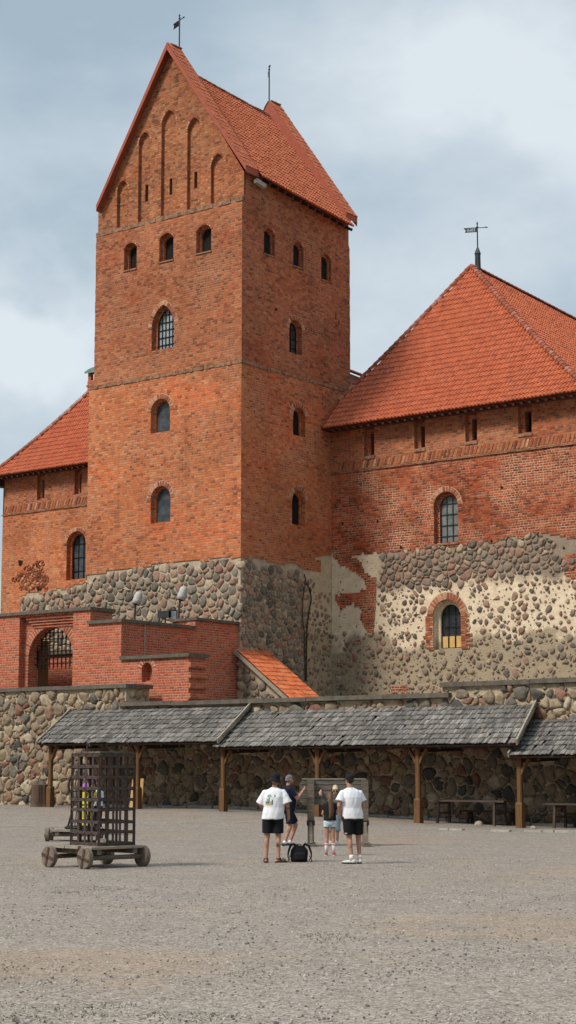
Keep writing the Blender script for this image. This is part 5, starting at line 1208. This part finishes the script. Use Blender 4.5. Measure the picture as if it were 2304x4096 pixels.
def person(label, loc, rz, H, J, skin='skin', girth=1.0, headyaw=0, headpitch=0, curl=.5):
    s = H / 1.78; root = thing('person', label, 'person', (loc[0], loc[1], gz(loc[0], loc[1])), rz)
    D = dict(pelvis=(0, 0, .95), waist=(0, .01, 1.10), chest=(0, 0, 1.30), neck=(0, -.01, 1.48), head=(0, .03, 1.645), hipR=(.09, 0, .92), hipL=(-.09, 0, .92), kneeR=(.11, .03, .50), kneeL=(-.11, .03, .50), ankR=(.12, -.02, .085), ankL=(-.12, -.02, .085), shR=(.175, -.01, 1.405), shL=(-.175, -.01, 1.405), elR=(.25, -.02, 1.14), elL=(-.25, -.02, 1.14), wrR=(.26, .08, .90), wrL=(-.26, .08, .90), toeR=(.06, 1), toeL=(-.06, 1), nR=(-1, .3, 0), nL=(1, .3, 0))
    D.update(J); Q = {k: V3(v) * s if len(v) == 3 and k not in ('nR', 'nL') else V3(v) for k, v in D.items()}
    b = MB(); c = b.capsule; g = girth
    for k in (-1, 1): c(Q['pelvis'] + V3((k * .06, -.01, -.02)) * s, Q['waist'] + V3((k * .05 * g, 0, 0)) * s, .105 * s * g, .095 * s * g, 12)
    for k in (-1, 1): c(Q['waist'] + V3((k * .05 * g, .01, 0)) * s, Q['chest'] + V3((k * .075, 0, 0)) * s, .095 * s * g, .105 * s, 12)
    for S in 'RL': c(Q['chest'], Q['sh' + S] * .8 + Q['chest'] * .2, .082 * s, .042 * s, 10)
    c(Q['chest'].lerp(Q['neck'], .6), Q['neck'] + (Q['head'] - Q['neck']) * .55, .062 * s, .053 * s, 10)
    HM = Matrix.Rotation(R(headyaw), 3, 'Z') @ Matrix.Rotation(R(headpitch), 3, 'X'); h = Q['head']
    b.ball(h + HM @ V3((0, -.012, .02)) * s, (.074 * s, .092 * s, .092 * s), 14, 10, HM); b.ball(h + HM @ V3((0, .022, -.045)) * s, (.056 * s, .068 * s, .072 * s), 12, 8, HM)
    c(h + HM @ V3((0, .085, .01)) * s, h + HM @ V3((0, .106, -.022)) * s, .009 * s, .014 * s, 8)
    c(h + HM @ V3((-.02, .083, -.062)) * s, h + HM @ V3((.02, .083, -.062)) * s, .008 * s, .008 * s, 6)
    for k in (-1, 1): b.ball(h + HM @ V3((k * .077, -.008, -.01)) * s, (.012 * s, .02 * s, .032 * s), 8, 6, HM)
    for S, k in (('R', 1), ('L', -1)):
        hp, kn, an = Q['hip' + S], Q['knee' + S], Q['ank' + S]; c(hp, kn, .088 * s * (.5 + .5 * g), .056 * s, 12); c(kn, an, .054 * s, .036 * s, 12)
        m = kn.lerp(an, .3); bk = V3((0, -1, 0)) if (kn - hp).y >= -.2 else V3((0, -1, 0)); b.ball(m + bk * .018 * s, (.05 * s, .05 * s, .115 * s), 10, 8)
        t = V3((D['toe' + S][0], D['toe' + S][1], 0)).normalized(); heel = an + V3((0, 0, -.045)) * s - t * .035 * s; c(heel, an + V3((0, 0, -.055)) * s + t * .13 * s, .035 * s, .026 * s, 10); c(an + V3((0, 0, -.06)) * s + t * .12 * s, an + V3((0, 0, -.062)) * s + t * .175 * s, .026 * s, .02 * s, 10)
        sh, el, wr = Q['sh' + S], Q['el' + S], Q['wr' + S]; c(sh - V3((0, 0, .02 * s)), el, .042 * s, .04 * s, 10); c(el, wr, .041 * s, .027 * s, 10); b.ball(el.lerp(wr, .25), (.043 * s, .043 * s, .05 * s), 10, 6)
        hand(b, wr, (wr - el) if 'hd' + S not in J else J['hd' + S], Q['n' + S], -k if S == 'R' else k, s, curl)
    body = blob('body', b, skin, root, .009, 2)
    e = MB()
    for k in (-1, 1): e.ball(h + HM @ V3((k * .031, .076, .005)) * s, .0105 * s, 8, 6)
    e.build('eyes', 'eye', root)
    return root, Q, s, HM
def shirt(root, Q, s, mat, hem=.86, w=1.0, sl=.75, slr=.085, dep=1.0, wr=.007, sd=0, name='shirt'):
    b = MB(); pv, wa, ch, nk = Q['pelvis'], Q['waist'], Q['chest'], Q['neck']; ax = (ch - pv).normalized()
    def sec(p, rx, ry): return (p.x, p.y, p.z, rx * s * w, ry * s * dep)
    p0 = pv + ax * (hem - .95) * s
    b.loft([sec(p0, .195, .145), sec(p0 + ax * .02 * s, .2, .15), sec(pv.lerp(wa, .3), .197, .147), sec(wa, .185, .14), sec(ch - ax * .08 * s, .192, .138), sec(ch, .20, .135), sec(ch.lerp(nk, .4), .198 / w, .118), sec(ch.lerp(nk, .68), .178 / w, .1), sec(ch.lerp(nk, .84), .145 / w, .085), sec(ch.lerp(nk, .94), .105 / w, .075), sec(nk + (nk - ch).normalized() * .015 * s, .072 / w, .068)], 24)
    for S in 'RL':
        sh, el, wr_ = Q['sh' + S], Q['el' + S], Q['wr' + S]; b.capsule(ch.lerp(sh, .5), sh - V3((0, 0, .014)) * s, .088 * s, .066 * s); e = sh.lerp(el, min(1, sl)); ps = [sh.lerp(ch, .06) - V3((0, 0, .008)) * s, sh.lerp(e, .35), e]; b.tube(ps, [.067 * s, (.067 + .3 * (slr - .067)) * s, slr * s], 14)
    return blob(name, b, mat, root, .011, 2, wr, sd)
def shorts(root, Q, s, mat, length=.8, r1=.115, w=1.0, wr=.006, sd=3, name='shorts', waist=1.0):
    b = MB(); pv = Q['pelvis']; up = (Q['waist'] - pv).normalized(); p0 = pv + up * (waist - .95) * s
    b.loft([(pv.x, pv.y - .0, pv.z - .12 * s, .165 * s * w, .125 * s * w), (pv.x, pv.y - .005, pv.z - .05 * s, .185 * s * w, .138 * s * w), (pv.x, pv.y, pv.z, .182 * s * w, .135 * s * w), (p0.x, p0.y, p0.z, .168 * s * w, .122 * s * w)], 22)
    for S in 'RL':
        hp, kn, an = Q['hip' + S], Q['knee' + S], Q['ank' + S]
        if length <= 1: e = hp.lerp(kn, length); b.tube([hp + V3((0, 0, .02)) * s, hp.lerp(e, .5), e], [.108 * s * w, .5 * (.106 + r1) * s * w, r1 * s], 16)
        else: e = kn.lerp(an, length - 1); b.tube([hp + V3((0, 0, .02)) * s, hp.lerp(kn, .6), kn, e], [.105 * s * w, .088 * s, .074 * s, r1 * s], 16)
    return blob(name, b, mat, root, .011, 2, wr, sd)
def shoes(root, Q, D, s, mat, sole='shoe_white', name='shoe'):
    for S in 'RL':
        an = Q['ank' + S]; t = V3((Q['toe' + S][0], Q['toe' + S][1], 0)).normalized(); b = MB(); z = -an.z + (an.z - .085 * s)
        b.capsule(an + V3((0, 0, -.04 * s)) - t * .04 * s, an + V3((0, 0, -.052 * s)) + t * .11 * s, .045 * s, .036 * s); b.capsule(an + V3((0, 0, -.05 * s)) + t * .1 * s, an + V3((0, 0, -.056 * s)) + t * .185 * s, .036 * s, .026 * s); b.capsule(an + V3((0, 0, -.03 * s)), an + V3((0, 0, .0)), .044 * s, .042 * s)
        o = blob(name, b, mat, root, .009, 2)
        b = MB(); a = math.atan2(t.x, t.y); k = MB(); n = 16; base = an + V3((0, 0, -.085 * s)); L = V3((t.y, -t.x, 0))
        ring = [(base + t * (.065 * s + .155 * s * math.cos(6.283 * i / n)) + L * (.047 * s * math.sin(6.283 * i / n))) for i in range(n)]
        k.grid([ring, [p + V3((0, 0, .026 * s)) for p in ring]], True); k.poly([p + V3((0, 0, .026 * s)) for p in ring]); k.build('sole', sole, o)
def socks(root, Q, s, mat, top, stripes=False):
    for S in 'RL':
        an, kn = Q['ank' + S], Q['knee' + S]; e = an.lerp(kn, top); b = MB(); m = an.lerp(kn, .55)
        rr = (.044, .046, .04 + .03 * top); b.tube([an - V3((0, 0, .02 * s)), an.lerp(e, .5) + V3((0, -.004 * s, 0)), e + V3((0, -.010 * s * (top > .3), 0))], [r * s for r in rr], 14); o = b.build('sock', mat, root, smooth=True)
        if stripes:
            for t in (.8, .9):
                p = an.lerp(e, t) + V3((0, -.008 * s, 0)); d = (e - an).normalized(); k = MB(); r = rr[1] + (rr[2] - rr[1]) * (t - .5) * 2; k.tube([p - d * .008 * s, p + d * .008 * s], (r + .003) * s, 14); k.build('stripe', 'stripe', o)
def hair(root, Q, s, HM, mat, low=-.02, extra=None, name='hair', k=1.08, back=.012):
    b = MB(); h = Q['head']; n, m = 18, 9; rows = []
    for i in range(m + 1):
        a = math.pi / 2 * (1 - i / m); z = math.sin(a); row = []
        for j in range(n):
            t = 6.283 * j / n; f = math.sin(t); zz = z if i < m else 0; drop = (low if f < .2 else .035) if i >= m - 1 else 0
            p = V3((.074 * k * math.cos(a) * math.cos(t), -.012 - (back if f < 0 else 0) * (1 - z) + .092 * k * math.cos(a) * f, .02 + .092 * k * 1.03 * zz + (drop * (i - m + 2) / 2)))
            row.append(h + HM @ p * s)
        rows.append(row)
    b.grid(rows[::-1], True); b.ball(h + HM @ V3((0, -.03, .035)) * s, (.066 * s, .072 * s, .075 * s), 12, 8, HM)
    if low < -.03: b.ball(h + HM @ V3((0, -.055, -.005)) * s, (.068 * s, .045 * s, .07 * s), 12, 8, HM)
    if extra: extra(b)
    return b.build(name, mat, root, smooth=True)
def at_px(px, d): q = PD(px, 3064, d); return (q.x, q.y)
# man with the bucket hat
r, Q, s, HM = person('person in black bucket hat, white tee with palm print, black shorts and sandals', at_px(1088, 36.4), PSI + R(-4), 1.80, dict(pelvis=(.02, 0, .95), waist=(.04, .01, 1.1), chest=(.045, 0, 1.31), neck=(.05, 0, 1.485), head=(.065, .04, 1.645), shR=(.225, 0, 1.405), shL=(-.14, 0, 1.405), elR=(.315, -.01, 1.15), wrR=(.33, .12, .93), elL=(-.24, .08, 1.15), wrL=(-.12, .25, 1.05), ankR=(.135, -.02, .085), kneeR=(.13, .02, .5), ankL=(-.115, -.03, .085), kneeL=(-.1, .02, .5), toeR=(.8, .6), toeL=(-.1, 1), hipR=(.125, 0, .92), hipL=(-.085, 0, .92)), headyaw=-25, headpitch=-4, girth=1.05)
sh = shirt(r, Q, s, 'white_tee', .86, 1.13, .88, .112, 1.15, .016, 1); shorts(r, Q, s, 'black_cloth', .80, .108, 1.02)
b = MB(); h = Q['head']; n = 22
HM2 = HM @ Matrix.Rotation(R(12), 3, 'Y')
def hp(z, rr, k=1.0): return [h + HM2 @ V3((rr * math.cos(6.283 * i / n), rr * 1.12 * math.sin(6.283 * i / n) - .012, z)) * s for i in range(n)]
b.grid([hp(-.03, .138), hp(.025, .105), hp(.045, .094), hp(.10, .09), hp(.13, .076), hp(.14, .03), hp(.141, .002)], True); b.grid([hp(-.034, .136), hp(.03, .095)], True); b.build('bucket_hat', 'black_cloth', r, smooth=True)
hair(r, Q, s, HM, 'hair_dark', -.02, k=1.02)
for S in 'RL':
    an = Q['ank' + S]; t_ = V3((Q['toe' + S][0], Q['toe' + S][1], 0)).normalized(); L_ = V3((t_.y, -t_.x, 0)); b = MB(); base = an + V3((0, 0, -.085 * s)); n = 16
    ring = [base + t_ * (.065 + .15 * math.cos(6.283 * i / n)) * s + L_ * .048 * s * math.sin(6.283 * i / n) for i in range(n)]
    b.grid([ring, [p + V3((0, 0, .025)) for p in ring]], True); b.poly([p + V3((0, 0, .025)) for p in ring])
    for f, hh in ((.04, .075), (.11, .062), (.155, .05)): b.tube([base + t_ * f * s + L_ * .045 * s * math.cos(a) + V3((0, 0, .02 + hh * s * math.sin(a))) for a in [math.pi * i / 8 for i in range(9)]], .009, 5)
    b.tube([an + V3((0, 0, -.01)) + (t_ * math.cos(a) + L_ * math.sin(a)) * .043 * s for a in [6.283 * i / 12 for i in range(13)]], .011, 5); b.tube([an - t_ * .045 * s + V3((0, 0, -.07)), an - t_ * .046 * s], .014, 5); b.build('sandal', 'leather', r)
el, wr = Q['elR'], Q['wrR']; b = MB()
for t_ in (.18, .27): b.tube([el.lerp(wr, t_), el.lerp(wr, t_ + .035)], .0475, 14)
b.build('forearm_band', 'tattoo', r); b = MB(); m = Q['kneeR'].lerp(Q['ankR'], .34); b.ball(m + V3((-.01, -.0275, 0)), (.034, .046, .06), 10, 8); b.build('calf_tattoo', 'tattoo', r)
def back_y(me, x, z):
    best = None
    for v in me.vertices:
        if abs(v.co.x - x) < .012 and abs(v.co.z - z) < .012 and (best is None or v.co.y < best): best = v.co.y
    return best if best is not None else -.15
def decal(shirt_o, shapes, parent):
    me = shirt_o.data
    for mat, polys in shapes:
        b = MB()
        for x0, x1, z0, z1 in polys:
            nx, nz = max(1, int((x1 - x0) / .02)), max(1, int((z1 - z0) / .02)); b.grid([[(x0 + (x1 - x0) * i / nx, back_y(me, x0 + (x1 - x0) * i / nx, z0 + (z1 - z0) * j / nz) - .004, z0 + (z1 - z0) * j / nz) for i in range(nx + 1)] for j in range(nz + 1)])
        b.build('shirt_print', mat, parent)
px_ = -.045
decal(sh, (('print_teal', [(px_ - .045, px_ - .012, 1.33, 1.352), (px_ + .0, px_ + .045, 1.335, 1.357), (px_ - .03, px_ + .03, 1.355, 1.375), (px_ - .012, px_ + .012, 1.24, 1.36), (px_ - .05, px_ - .015, 1.22, 1.29), (px_ + .1, px_ + .13, 1.335, 1.37)]), ('print_dark', [(px_ - .075, px_ + .01, 1.19, 1.235), (px_ + .055, px_ + .075, 1.17, 1.27)]), ('print_sand', [(px_ - .01, px_ + .05, 1.165, 1.235), (px_ - .075, px_ - .01, 1.165, 1.188)])), sh)
# navy clothed man
r, Q, s, HM = person('bearded grey-haired person in navy shirt and shorts lifting both hands beside the pillory', at_px(1152, 43.6), PSI + R(-72), 1.76, dict(pelvis=(0, -.02, .95), waist=(0, .03, 1.1), chest=(0, .0, 1.3), head=(0, .045, 1.64), elR=(.21, .17, 1.17), wrR=(.14, .36, 1.38), elL=(-.2, .19, 1.2), wrL=(-.06, .38, 1.34), kneeL=(-.1, .24, .52), ankL=(-.1, .08, .085), kneeR=(.1, .03, .5), ankR=(.11, -.13, .085), toeR=(-.1, 1), toeL=(.1, 1), nR=(-1, -.2, 0), nL=(1, -.2, 0)), girth=1.14, headyaw=8, curl=1.3)
shirt(r, Q, s, 'navy', .86, 1.05, .72, .078, 1.3, .006, 2); shorts(r, Q, s, 'navy', .86, .1, 1.1); shoes(r, Q, None, s, 'shoe_dark'); socks(r, Q, s, 'sock', .12)
hair(r, Q, s, HM, 'hair_grey', -.05)
b = MB(); b.ball(Q['head'] + HM @ V3((0, .05, -.085)) * s, (.05 * s, .05 * s, .045 * s), 12, 8); b.build('beard', 'hair_grey', r, smooth=True)
# girl
r, Q, s, HM = person('girl in black top and pale denim shorts with long brown ponytail and striped socks', at_px(1319, 39.2), PSI, 1.40, dict(ankR=(.11, -.02, .085), ankL=(-.11, -.02, .085), kneeR=(.085, .0, .5), kneeL=(-.085, 0, .5), hipR=(.085, 0, .92), hipL=(-.085, 0, .92), shR=(.15, 0, 1.4), shL=(-.15, 0, 1.4), elR=(.20, .02, 1.15), elL=(-.2, .02, 1.15), wrR=(.1, .22, 1.22), wrL=(-.1, .22, 1.22), head=(0, .05, 1.62)), skin='skin', girth=.82, headpitch=-12)
shirt(r, Q, s, 'black_cloth', .97, .93, .5, .078, 1.1, .004, 5); shorts(r, Q, s, 'denim_pale', .30, .105, .9, .008, 6); socks(r, Q, s, 'sock', .62, True); shoes(r, Q, None, s, 'shoe_red')
def pony(b):
    h = Q['head']; pts = [h + V3((0, -.10, .05)), h + V3((.0, -.15, .02)), h + V3((.01, -.165, -.08)), h + V3((.025, -.165, -.2)), h + V3((.03, -.16, -.32)), h + V3((.01, -.155, -.42)), h + V3((0, -.15, -.47))]; b.tube(pts, [.03, .045, .05, .055, .056, .035, .008], 12)
    for k in (-1, 1): b.tube([p + V3((k * .02, -.008, -.02)) for p in pts[1:]], [.02, .026, .028, .03, .018, .004], 8)
hair(r, Q, s, HM, 'hair_brown', -.06, pony, k=1.12)
b = MB(); b.box(Q['wrR'].x - .13, Q['wrR'].y + .08, Q['wrR'].z + .02, Q['wrR'].x - .06, Q['wrR'].y + .09, Q['wrR'].z + .16); ph_ = b.build('phone', 'black_iron'); ph_.matrix_world = Matrix.Translation(r.location) @ Matrix.Rotation(PSI, 4, 'Z'); tag(ph_, 'dark phone held up by the girl with the ponytail', 'phone')
# man with the cap
r, Q, s, HM = person('person in black cap, plain white tee and black shorts with one hand in pocket', at_px(1414, 36.0), PSI + R(14), 1.80, dict(pelvis=(-.02, 0, .95), waist=(-.035, .01, 1.1), chest=(-.05, 0, 1.31), neck=(-.07, 0, 1.485), head=(-.085, .03, 1.65), shR=(.13, 0, 1.405), shL=(-.235, 0, 1.405), elL=(-.315, -.03, 1.14), wrL=(-.25, .06, .93), elR=(.21, .05, 1.15), wrR=(.12, .24, 1.06), hipR=(.085, 0, .92), hipL=(-.125, 0, .92), ankL=(-.06, -.05, .085), kneeL=(-.09, .02, .5), ankR=(.13, .04, .085), kneeR=(.11, .06, .5), toeL=(-.75, .6), toeR=(.1, 1)), headyaw=18, girth=1.08)
sh = shirt(r, Q, s, 'white_tee', .88, 1.08, .66, .1, 1.1, .015, 11); so = shorts(r, Q, s, 'black_cloth', .82, .106, 1.04, .006, 12); shoes(r, Q, None, s, 'shoe_white', 'shoe_dark'); socks(r, Q, s, 'sock', .2)
b = MB(); h = Q['head']; n = 22
def hp2(z, rr): return [h + HM @ V3((rr * math.cos(6.283 * i / n), rr * 1.18 * math.sin(6.283 * i / n) - .014, z)) * s for i in range(n)]
b.grid([hp2(-.005, .083), hp2(.03, .085), hp2(.075, .08), hp2(.105, .062), hp2(.122, .03), hp2(.125, .003)], True)
b.grid([[h + HM @ V3((.07 * math.cos(a), .075 + k * .08 * math.sin(a), .025 - .015 * k)) * s for a in [math.pi * i / 10 for i in range(11)]] for k in (0, .5, 1)]); b.build('cap', 'black_cloth', r, smooth=True); hair(r, Q, s, HM, 'hair_dark', -.035, k=1.02)
b = MB(); bx = -.10
me = so.data; yy = back_y(me, -.19, .60); b.grid([[(-.205 + .02 * i, (back_y(me, -.205 + .02 * i, .595 + .02 * j)) - .004, .595 + .02 * j) for i in range(3)] for j in range(2)]); b.build('small_emblem', 'shoe_white', so)
# woman in the pillory
pm = Matrix.Translation(PL.location) @ Matrix.Rotation(PSI, 4, 'Z'); q = pm @ V3((-.065, .54, 0))
zh = PZ[0] + PZ[1] * 1.70
r, Q, s, HM = person('blonde person in sunglasses bending with head and hands through the pillory board', (q.x, q.y), PSI + math.pi, 1.70, dict(pelvis=(0, -.12, .97), waist=(0, .0, 1.1), chest=(0, .2, 1.26), neck=(0, .47, (zh - .02) * 1.047), head=(0, .70, zh * 1.047), shR=(.18, .33, 1.33), shL=(-.18, .33, 1.33), elR=(.37, .36, 1.30), elL=(-.37, .36, 1.30), wrR=(.37, .66, (zh + .0) * 1.047), wrL=(-.37, .66, zh * 1.047), hipR=(.09, -.12, .93), hipL=(-.09, -.12, .93), kneeR=(.1, -.05, .5), kneeL=(-.08, -.02, .5), ankR=(.1, -.1, .085), ankL=(-.06, .02, .085), hdR=(.1, .35, -1), hdL=(.1, .35, -1), nR=(0, -1, 0), nL=(0, -1, 0)), skin='skin_pale', girth=.92, headpitch=-14)
shirt(r, Q, s, 'grey_tee', .95, .95, .8, .075, 1, .005, 20); shorts(r, Q, s, 'denim', 1.35, .085, .98, .006, 21, 'trousers'); shoes(r, Q, None, s, 'shoe_white')
def bun(b): b.ball(Q['head'] + HM @ V3((0, -.02, .1)) * s, (.06 * s, .055 * s, .045 * s), 10, 8)
hair(r, Q, s, HM, 'hair_blonde', -.03, bun, k=1.1)
b = MB()
for k in (-1, 1): b.ball(Q['head'] + HM @ V3((k * .034, .088, .006)) * s, (.032 * s, .012 * s, .02 * s), 10, 6, HM)
b.beam(Q['head'] + HM @ V3((-.07, .08, .01)) * s, Q['head'] + HM @ V3((.07, .08, .01)) * s, .008, .008); b.build('sunglasses', 'lens', r)
# two people seen through the bars
r, Q, s, HM = person('person in purple hood and yellow clothes seen through the cage bars', at_px(350, 50.5), PSI + R(-25), 1.72, dict(elR=(.22, .1, 1.15), wrR=(.12, .28, 1.15), elL=(-.24, .05, 1.15), wrL=(-.2, .2, 1.0)), girth=.95)
shirt(r, Q, s, 'yellow', .80, 1.0, .95, .07, 1, .006, 30, 'tunic'); shorts(r, Q, s, 'yellow', 1.85, .075, 1.0, .006, 31, 'trousers'); shoes(r, Q, None, s, 'shoe_dark')
b = MB(); h = Q['head']; b.ball(h + HM @ V3((0, -.02, .025)) * s, (.1 * s, .112 * s, .125 * s), 14, 10); n = Q['neck']; b.loft([(n.x, n.y, n.z - .16 * s, .215 * s, .15 * s), (n.x, n.y, n.z - .06 * s, .17 * s, .125 * s), (n.x, n.y, n.z + .04 * s, .1 * s, .09 * s)], 16); blob('hood', b, 'purple', r, .012, 2, .005, 33)
r, Q, s, HM = person('child in a pale blue top and black trousers seen through the cage bars', at_px(396, 51.0), PSI + R(60), 1.52, dict(elR=(.24, .04, 1.15), wrR=(.2, .2, 1.18), head=(0, .04, 1.62)), skin='skin_pale', girth=.85)
shirt(r, Q, s, 'pale_blue', .95, .92, .7, .075, 1, .006, 40); shorts(r, Q, s, 'black_cloth', 1.88, .065, .95, .006, 41, 'trousers'); shoes(r, Q, None, s, 'shoe_white'); hair(r, Q, s, HM, 'hair_brown', -.05)
# backpack
q = at_px(1197, 36.6); BP = thing('backpack', 'black slumped backpack with loose straps standing on the gravel', 'backpack', (q[0], q[1], 0), PSI + R(8))
b = MB(); b.loft([(0, 0, .0, .14, .09), (0, 0, .02, .17, .115), (.0, .0, .14, .185, .125), (0, .01, .24, .18, .115), (0, .02, .31, .13, .085), (0, .02, .335, .06, .04)], 22); blob('bag', b, 'black_cloth', BP, .012, 2, .012, 50)
b = MB(); b.loft([(0, -.1, .04, .11, .05), (0, -.115, .06, .125, .055), (0, -.11, .17, .12, .05), (0, -.09, .2, .1, .03)], 16); blob('front_pocket', b, 'black_cloth', BP, .012, 2, .006, 51)
for k in (-1, 1):
    b = MB(); b.tube([(k * .06, .02, .30), (k * .12, -.02, .365), (k * .19, -.04, .33), (k * .235, -.05, .2), (k * .245, -.06, .1), (k * .2, -.06, .04)], [.022, .028, .026, .02, .012, .01], 8); b.tube([(k * .2, -.05, .13), (k * .25, -.1, .03), (k * .22, -.16, .012)], .01, 6); b.build('strap', 'black_cloth', BP)
b = MB(); b.tube([(.045 * math.cos(a), .02, .325 + .035 * math.sin(a)) for a in [math.pi * i / 8 for i in range(9)]], .009, 6); b.build('handle', 'black_cloth', BP)
# ------------------------------------------------------------------ sky, sun, output
w = bpy.data.worlds.new('World'); sc.world = w; w.use_nodes = True; nt = w.node_tree; nt.nodes.clear()
SUN = (-RT * .86 - VIEW * .5); SUN = (SUN.normalized() * math.cos(R(48)) + UP * math.sin(R(48)))
class WN(NT):
    def __init__(s, t): s.t = t
    def scale_f(s, v, f):
        n = s.n('ShaderNodeVectorMath'); n.operation = 'SCALE'; s.put(n.inputs[0], v); s.put(n.inputs['Scale'], f); return n.outputs[0]
t = WN(nt); out = t.n('ShaderNodeOutputWorld'); bg = t.n('ShaderNodeBackground'); t.l(bg.outputs[0], out.inputs[0])
sky = t.n('ShaderNodeTexSky'); sky.sky_type = 'NISHITA'; sky.sun_disc = False; sky.sun_elevation = R(48); sky.sun_rotation = math.atan2(SUN.x, SUN.y); sky.air_density = 1.0; sky.dust_density = 1.5
gen = t.n('ShaderNodeTexCoord').outputs['Generated']
sq = t.scale(gen, (1, 1, 1.9)); n1 = t.noise(t.vadd(sq, (3.1, 1.7, .4)), 4.2, 6, .52, dist=.25); n2 = t.noise(t.vadd(sq, (8.1, 2.2, 5.4)), 13, 5, .55)
nz_ = t.math('ADD', t.math('MULTIPLY', n1, .72), t.math('MULTIPLY', n2, .28))
def puff(px, py, rad, amp):
    d = ray(px, py).normalized(); n = t.n('ShaderNodeVectorMath'); n.operation = 'DISTANCE'; t.l(t.vadd(gen, t.scale(t.vadd(t.noise(gen, 9, 4, .6, True), (-.5, -.5, -.5)), (.12, .12, .12))), n.inputs[0]); n.inputs[1].default_value = d
    return t.math('MULTIPLY', t.mr(n.outputs['Value'], rad, rad * .1, 0, 1), amp)
acc = nz_
for p in ((1950, 180, .10, .22), (1500, 330, .10, .14), (100, 1180, .075, .2), (130, 1400, .07, .2), (1700, 1400, .11, .12), (2200, 500, .06, .10), (350, 180, .10, -.07), (150, 900, .05, -.1), (1800, 700, .08, -.07), (250, 1700, .06, -.06), (2000, 1000, .06, .06)): acc = t.math('ADD', acc, puff(*p))
cl = t.ramp(acc, [(.36, (3.5, 4.45, 5.25)), (.46, (4.15, 5.05, 5.8)), (.55, (4.85, 5.7, 6.35)), (.64, (5.6, 6.35, 6.9)), (.80, (6.9, 7.5, 7.9))])
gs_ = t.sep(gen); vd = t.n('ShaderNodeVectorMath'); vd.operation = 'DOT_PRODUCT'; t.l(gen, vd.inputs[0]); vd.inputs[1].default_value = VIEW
el_ = t.mr(gs_[2], .05, .75, .24, 1.4); undimmed = t.mr(vd.outputs['Value'], .35, .85)      # overcast sky: zenith brighter, low sky out of view dimmed to darken the shelters
cl = t.mix(undimmed, t.scale_f(cl, el_), cl)
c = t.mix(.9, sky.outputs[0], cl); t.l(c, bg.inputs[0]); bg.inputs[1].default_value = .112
sl = bpy.data.lights.new('sun', 'SUN'); sl.energy = 3.3; sl.angle = R(13); sl.color = (1, .95, .87); so_ = bpy.data.objects.new('sun', sl); COL.objects.link(so_); so_.rotation_euler = (-SUN).to_track_quat('-Z', 'Y').to_euler()
sc.view_settings.view_transform = 'Standard'; sc.view_settings.look = 'None'; sc.view_settings.exposure = .03; sc.view_settings.gamma = 1
sc.cycles.max_bounces = 6; sc.cycles.diffuse_bounces = 3; sc.cycles.use_denoising = True
